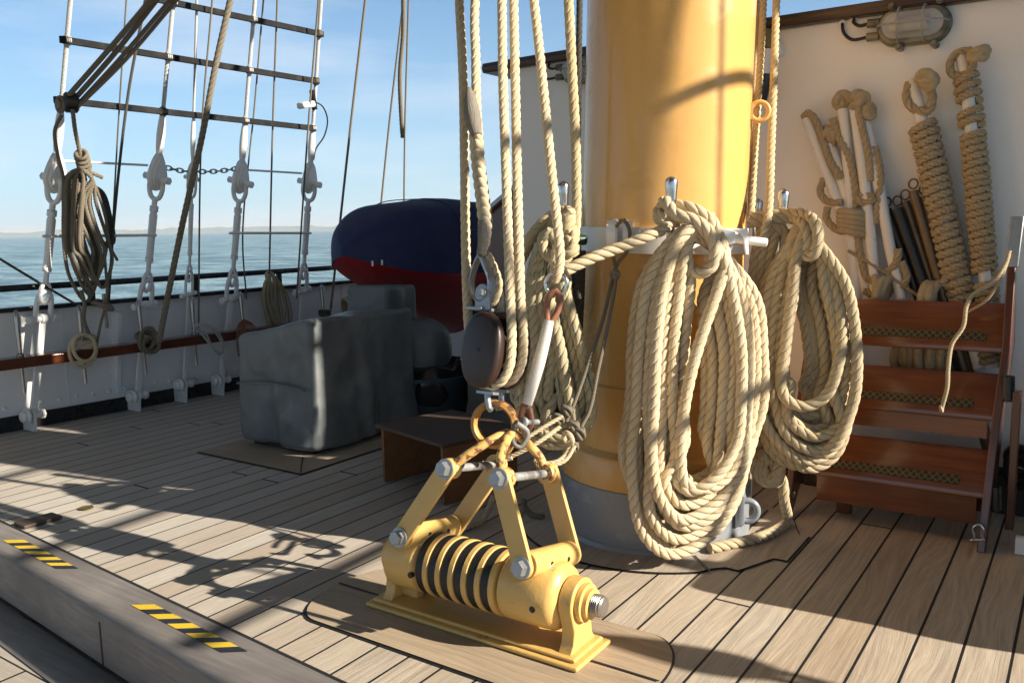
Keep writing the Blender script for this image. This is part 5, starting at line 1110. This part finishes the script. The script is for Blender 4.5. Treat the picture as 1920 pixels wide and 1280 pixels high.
m = MB(); a_ = A(1560, 905, Y=3.80); bx(m, -.90, -.84, 3.84, 3.88, .003, .22); bx(m, -1.05, -.3, 3.86, 3.88, .10, .16); link('front_leg', m, M['mahogv'], sp2, bevel=.004)
for x, y0, y1, yy in ((1890, 705, 752, 3.82), (1865, 912, 955, 3.74)):
    m = MB(); a_, b_ = A(x, y1, Y=yy), A(x, y0, Y=yy); lathe(m, a_, b_ - a_, [(0, .018), (.003, .024), (np.linalg.norm(b_-a_), .024), (np.linalg.norm(b_-a_), .017), (.04, .017)], 18, close=False); link('rail_socket', m, M['black'], sp2)
for x, y, yy in ((1834, 1000, 3.64), (1479, 932, 3.72)):
    sh = thing('small_shackle', A(x, y, Y=yy), 'small steel shackle on the %s foot of the wooden steps' % ('right' if x > 1600 else 'left'), 'shackle', 'shackles on the wooden steps')
    P = [A(x - 9, y + 12, Y=yy), A(x - 7, y + 3, Y=yy), A(x - 11, y - 8, Y=yy), A(x, y - 18, Y=yy), A(x + 11, y - 8, Y=yy), A(x + 7, y + 3, Y=yy), A(x + 9, y + 12, Y=yy)]
    m = MB(); tube(m, P, .0045, K=8); link('bow', m, M['steel'], sh)
    m = MB(); rod(m, A(x - 15, y + 12, Y=yy), A(x + 12, y + 11, Y=yy), .0045, 10); link('pin', m, M['steel'], sh)
m = MB(); bx(m, -.20, -.165, 3.70, 3.73, .003, .07); link('white_foot', m, M['white'], sp2)
# lanyard on the steps
m = MB(); rope(m, [A(x, y, Y=q) for x, y, q in [(1893, 470, 3.90), (1885, 495, 3.88), (1862, 530, 3.84), (1825, 552, 3.80), (1812, 575, 3.76), (1806, 612, 3.74), (1785, 645, 3.72), (1778, 690, 3.70), (1776, 725, 3.69), (1766, 764, 3.69)]], .0085, K=12); torus(m, A(1765, 766, Y=3.69), (1, 0, .3), .010, .007, 12, 6)
rope(m, [A(x, y, Y=q) for x, y, q in [(1893, 478, 3.90), (1878, 520, 3.88), (1850, 562, 3.86), (1815, 585, 3.9)]], .006, K=9)
tag(link('lanyard', m, M['ropef']), 'pale lanyard hanging in an S over the wooden steps from the metal bracket', 'lanyard')

# ================================================================ POLES STACKED BEHIND THE STEPS
def PY(q): return 4.075 + (q - 3.93) * .30
def pole(pts, R, lab, wraps, y0=4.02, wrapR=.019, rope_mt='ropew', gaps=(), top=True):
    P = [A(x, y, Y=PY(q)) for x, y, q in pts]; r = thing('wrapped_pole', P[0], lab, 'pole', 'rope wound white poles'); 
    m = MB(); tube(m, P, R, K=16, sp=False); link('pole', m, M['whitepole'], r)
    m = MB()
    C_, L = spline(P, .01); T_, N_, B_ = frames(C_); s = np.linspace(0, L, len(C_))
    for (f0, f1) in wraps:
        n = int((f1 - f0) * L / (wrapR * 1.75)); k = max(12, n * 14); ss = np.linspace(f0*L, f1*L, k); ph = np.linspace(0, n*2*math.pi, k)
        jit = np.array([.004*noise.noise(Vector((q*.35, f0*9, 1))) for q in ph])
        W = np.stack([np.interp(ss + jit*1.6, s, C_[:, i]) for i in range(3)], 1); Nn = np.stack([np.interp(ss, s, N_[:, i]) for i in range(3)], 1); Bb = np.stack([np.interp(ss, s, B_[:, i]) for i in range(3)], 1)
        W = W + (Nn*np.cos(ph)[:, None] + Bb*np.sin(ph)[:, None]) * (R + wrapR*.82 + jit)[:, None]
        rope(m, W, wrapR, K=12, n=8)
    link('wound_rope', m, M[rope_mt], r)
    return r, P
def knot(r, c, R, rr, n=5, mt='ropew'):
    m = MB()
    for k in range(n):
        o = np.array([random.uniform(-.5, .5), random.uniform(-.3, .3), random.uniform(-.5, .5)]) * R * .7
        torus(m, c + o, nrm([random.uniform(-1, 1), random.uniform(-1, 1), random.uniform(-1, 1)]), R*.62, rr, 18, 9)
    link('top_knot', m, M[mt], r)
r, P = pole([(1708, 150, 4.10), (1722, 200, 4.09), (1800, 545, 3.98), (1838, 690, 3.94)], .028, 'white pole closely wound with rope, knot on top, beside the dark rods', [(.16, .78)])
knot(r, A(1738, 148, Y=4.05), .04, .02); 
m = MB(); rope(m, [A(x, y, Y=PY(q)) for x, y, q in [(1705, 155, 4.06), (1700, 185, 4.03), (1712, 203, 4.02), (1740, 208, 4.02), (1748, 185, 4.04), (1742, 160, 4.05)]], .020, K=12); link('top_loop', m, M['ropew'], r); m = MB(); rope(m, [A(x, y, Y=PY(q)) for x, y, q in [(1790, 500, 3.94), (1778, 502, 3.92), (1775, 520, 3.91), (1765, 535, 3.90)]], .019, K=12); link('loose_end', m, M['ropew'], r); m = MB(); rope(m, [A(x, y, Y=PY(q)) for x, y, q in [(1800, 505, 3.94), (1788, 522, 3.93), (1800, 545, 3.92), (1812, 575, 3.92)]], .019, K=12); link('loose_end', m, M['ropew'], r)
r, P = pole([(1800, 95, 4.10), (1812, 150, 4.09), (1845, 500, 3.99), (1858, 690, 3.95)], .025, 'tallest white pole wound with rope in uneven bunches, right of all the others', [(.085, .165), (.19, .24), (.265, .70), (.73, .80), (.815, .88), (.90, .99)], wrapR=.0165)
knot(r, A(1835, 98, Y=4.06), .034, .019)
m = MB(); rope(m, [A(x, y, Y=PY(q)) for x, y, q in [(1822, 95, 4.05), (1795, 100, 4.04), (1782, 118, 4.03), (1786, 140, 4.03), (1805, 142, 4.03), (1822, 128, 4.04), (1826, 105, 4.05)]], .018, K=12); link('loose_end', m, M['ropew'], r)
def wpole(pts, R, lab, ropes=(), kn=None, wraps=()):
    P = [A(x, y, Y=PY(q)) for x, y, q in pts]; r = thing('white_pole', P[0], lab, 'pole', 'white poles leaning on the wall')
    m = MB(); tube(m, P, R, K=14, sp=False); link('pole', m, M['whitepole'], r)
    m = MB()
    for q in ropes: rope(m, [A(x, y, Y=PY(d)) for x, y, d in q], .0175, K=12)
    for (c, rx, rz, n) in wraps:
        for k in range(n): torus(m, A(c[0], c[1] + 9.0*k, Y=PY(c[2])), nrm([.12 + .03*k, .12, 1]), rx, .0165, 22, 9)
    if ropes or wraps: link('rope', m, M['ropew'], r)
    if kn: knot(r, A(*kn[:2], Y=PY(kn[2])), .033, .019, 4)
wpole([(1512, 222, 4.10), (1560, 350, 4.05), (1610, 480, 4.0), (1628, 560, 3.98)], .024, 'white pole leaning furthest left, rope hooked over its top', [[(1506, 222, 4.08), (1514, 212, 4.05), (1530, 226, 4.04), (1543, 262, 4.02), (1556, 300, 4.01), (1576, 335, 4.0)], [(1545, 335, 4.04), (1538, 360, 4.0), (1552, 378, 3.98), (1580, 380, 3.97)], [(1552, 388, 4.0), (1550, 410, 3.98), (1572, 432, 3.96), (1600, 432, 3.96)]])
wpole([(1545, 245, 4.13), (1580, 340, 4.08), (1605, 430, 4.03)], .026, 'white pole end hidden among the others, second from the left', [[(1540, 262, 4.11), (1548, 240, 4.08), (1562, 250, 4.08), (1562, 275, 4.09)], [(1552, 280, 4.08), (1564, 310, 4.04), (1582, 335, 4.02)]], (1556, 256, 4.08))
wpole([(1580, 205, 4.10), (1592, 330, 4.04), (1600, 440, 4.0), (1606, 560, 3.97)], .024, 'white pole bound by the thick rope lashing at mid height', [[(1562, 222, 4.05), (1572, 255, 4.02), (1590, 290, 4.0), (1602, 340, 3.98), (1606, 390, 3.97)]], (1578, 188, 4.06), [((1598, 400, 4.0), .055, 0, 5)])
wpole([(1602, 196, 4.05), (1618, 320, 4.0), (1630, 420, 3.96), (1642, 556, 3.93)], .0235, 'white square edged pole standing nearest, a thin rope spiralling down it', [[(1596, 205, 4.0), (1606, 190, 3.98), (1612, 220, 3.97), (1622, 260, 3.97), (1630, 300, 3.97), (1632, 340, 3.97)], [(1606, 372, 3.94), (1618, 380, 3.92), (1636, 374, 3.92), (1630, 366, 3.95), (1612, 366, 3.96)], [(1608, 440, 3.95), (1614, 480, 3.92), (1625, 520, 3.9), (1648, 535, 3.9), (1640, 552, 3.9), (1620, 545, 3.9)]], (1612, 186, 4.02))
wpole([(1622, 230, 4.09), (1648, 350, 4.03), (1668, 460, 3.98), (1690, 560, 3.94)], .024, 'white pole just left of the dark rods, rope end tied low on it', [[(1640, 275, 4.04), (1650, 320, 4.0), (1648, 370, 3.98), (1640, 420, 3.97)], [(1662, 510, 3.93), (1675, 500, 3.9), (1684, 480, 3.9), (1684, 466, 3.9)], [(1690, 490, 3.93), (1700, 520, 3.92), (1690, 540, 3.92)]], (1626, 210, 4.05))
rods = [((1662, 392), (1725, 565), 'darkrod', 'dark metal rod with ring end, leftmost of the bundle', 4.07), ((1682, 390), (1742, 565), 'darkrod', 'thick dark metal rod with ring end, second of the bundle', 4.04), ((1697, 378), (1758, 565), 'brownrod', 'brown metal rod with ring end between the dark and the taller rods', 4.08),
        ((1712, 358), (1776, 580), 'brownrod', 'tallest brown metal rod with ring end in the bundle', 4.05), ((1732, 368), (1790, 590), 'brownrod', 'brown metal rod with ring end beside the closely wound pole', 4.07)]
for p, q, mt, lab, yy in rods:
    a_, b_ = A(*p, Y=yy + .05), A(*q, Y=yy + .04); b_ = a_ + (b_ - a_) * min(2.2, (a_[2] - .01) / (a_[2] - b_[2])); r = thing('ring_rod', a_, lab, 'metal rod', 'metal rods with ring ends')
    m = MB(); rod(m, a_, b_, .0205, 16); link('shaft', m, M[mt], r, bevel=.004)
    m = MB(); torus(m, a_ + np.array([0, -.002, .03]), nrm([.4, 1, 0]), .021, .0042, 22, 8); link('ring', m, M[mt], r)
m = MB()
rope(m, [A(x, y, Y=PY(q)) for x, y, q in [(1590, 470, 3.90), (1625, 490, 3.88), (1665, 515, 3.88), (1700, 540, 3.88), (1728, 558, 3.88)]], .0075, K=9)
tag(link('thin_line', m, M['ropew']), 'thin slack line crossing in front of the white poles', 'rope')
for (cx, cy, R_, n, yy, lab) in ((1735, 556, .055, 4, 4.06, 'small heap of rope bights between the dark rods and the top step'), (1640, 545, .05, 4, 4.05, 'small heap of rope bights at the foot of the white poles'), (1735, 665, .085, 7, 4.10, 'rope bights seen through the gap under the top step, right bunch'), (1690, 655, .08, 6, 4.12, 'rope bights seen through the gap under the top step, left bunch')):
    m = MB()
    for k in range(n): torus(m, A(cx + 7*k, cy + random.uniform(-4, 4), Y=yy + .02*(k % 2)), nrm([1, random.uniform(-.4, .4), random.uniform(-.3, .3)]), R_, .019, 24, 10)
    tag(link('rope_heap', m, M['ropew']), lab, 'rope heap')
# dark hose coil at the foot of the wall by the right edge
m = MB()
for k in range(3): torus(m, A(1912, 862 + 14*k, Y=4.1), (.5, 1, .1), .055, .016, 22, 8)
tag(link('hose', m, M['black']), 'dark hose hanging at the foot of the wall by the right edge', 'hose')
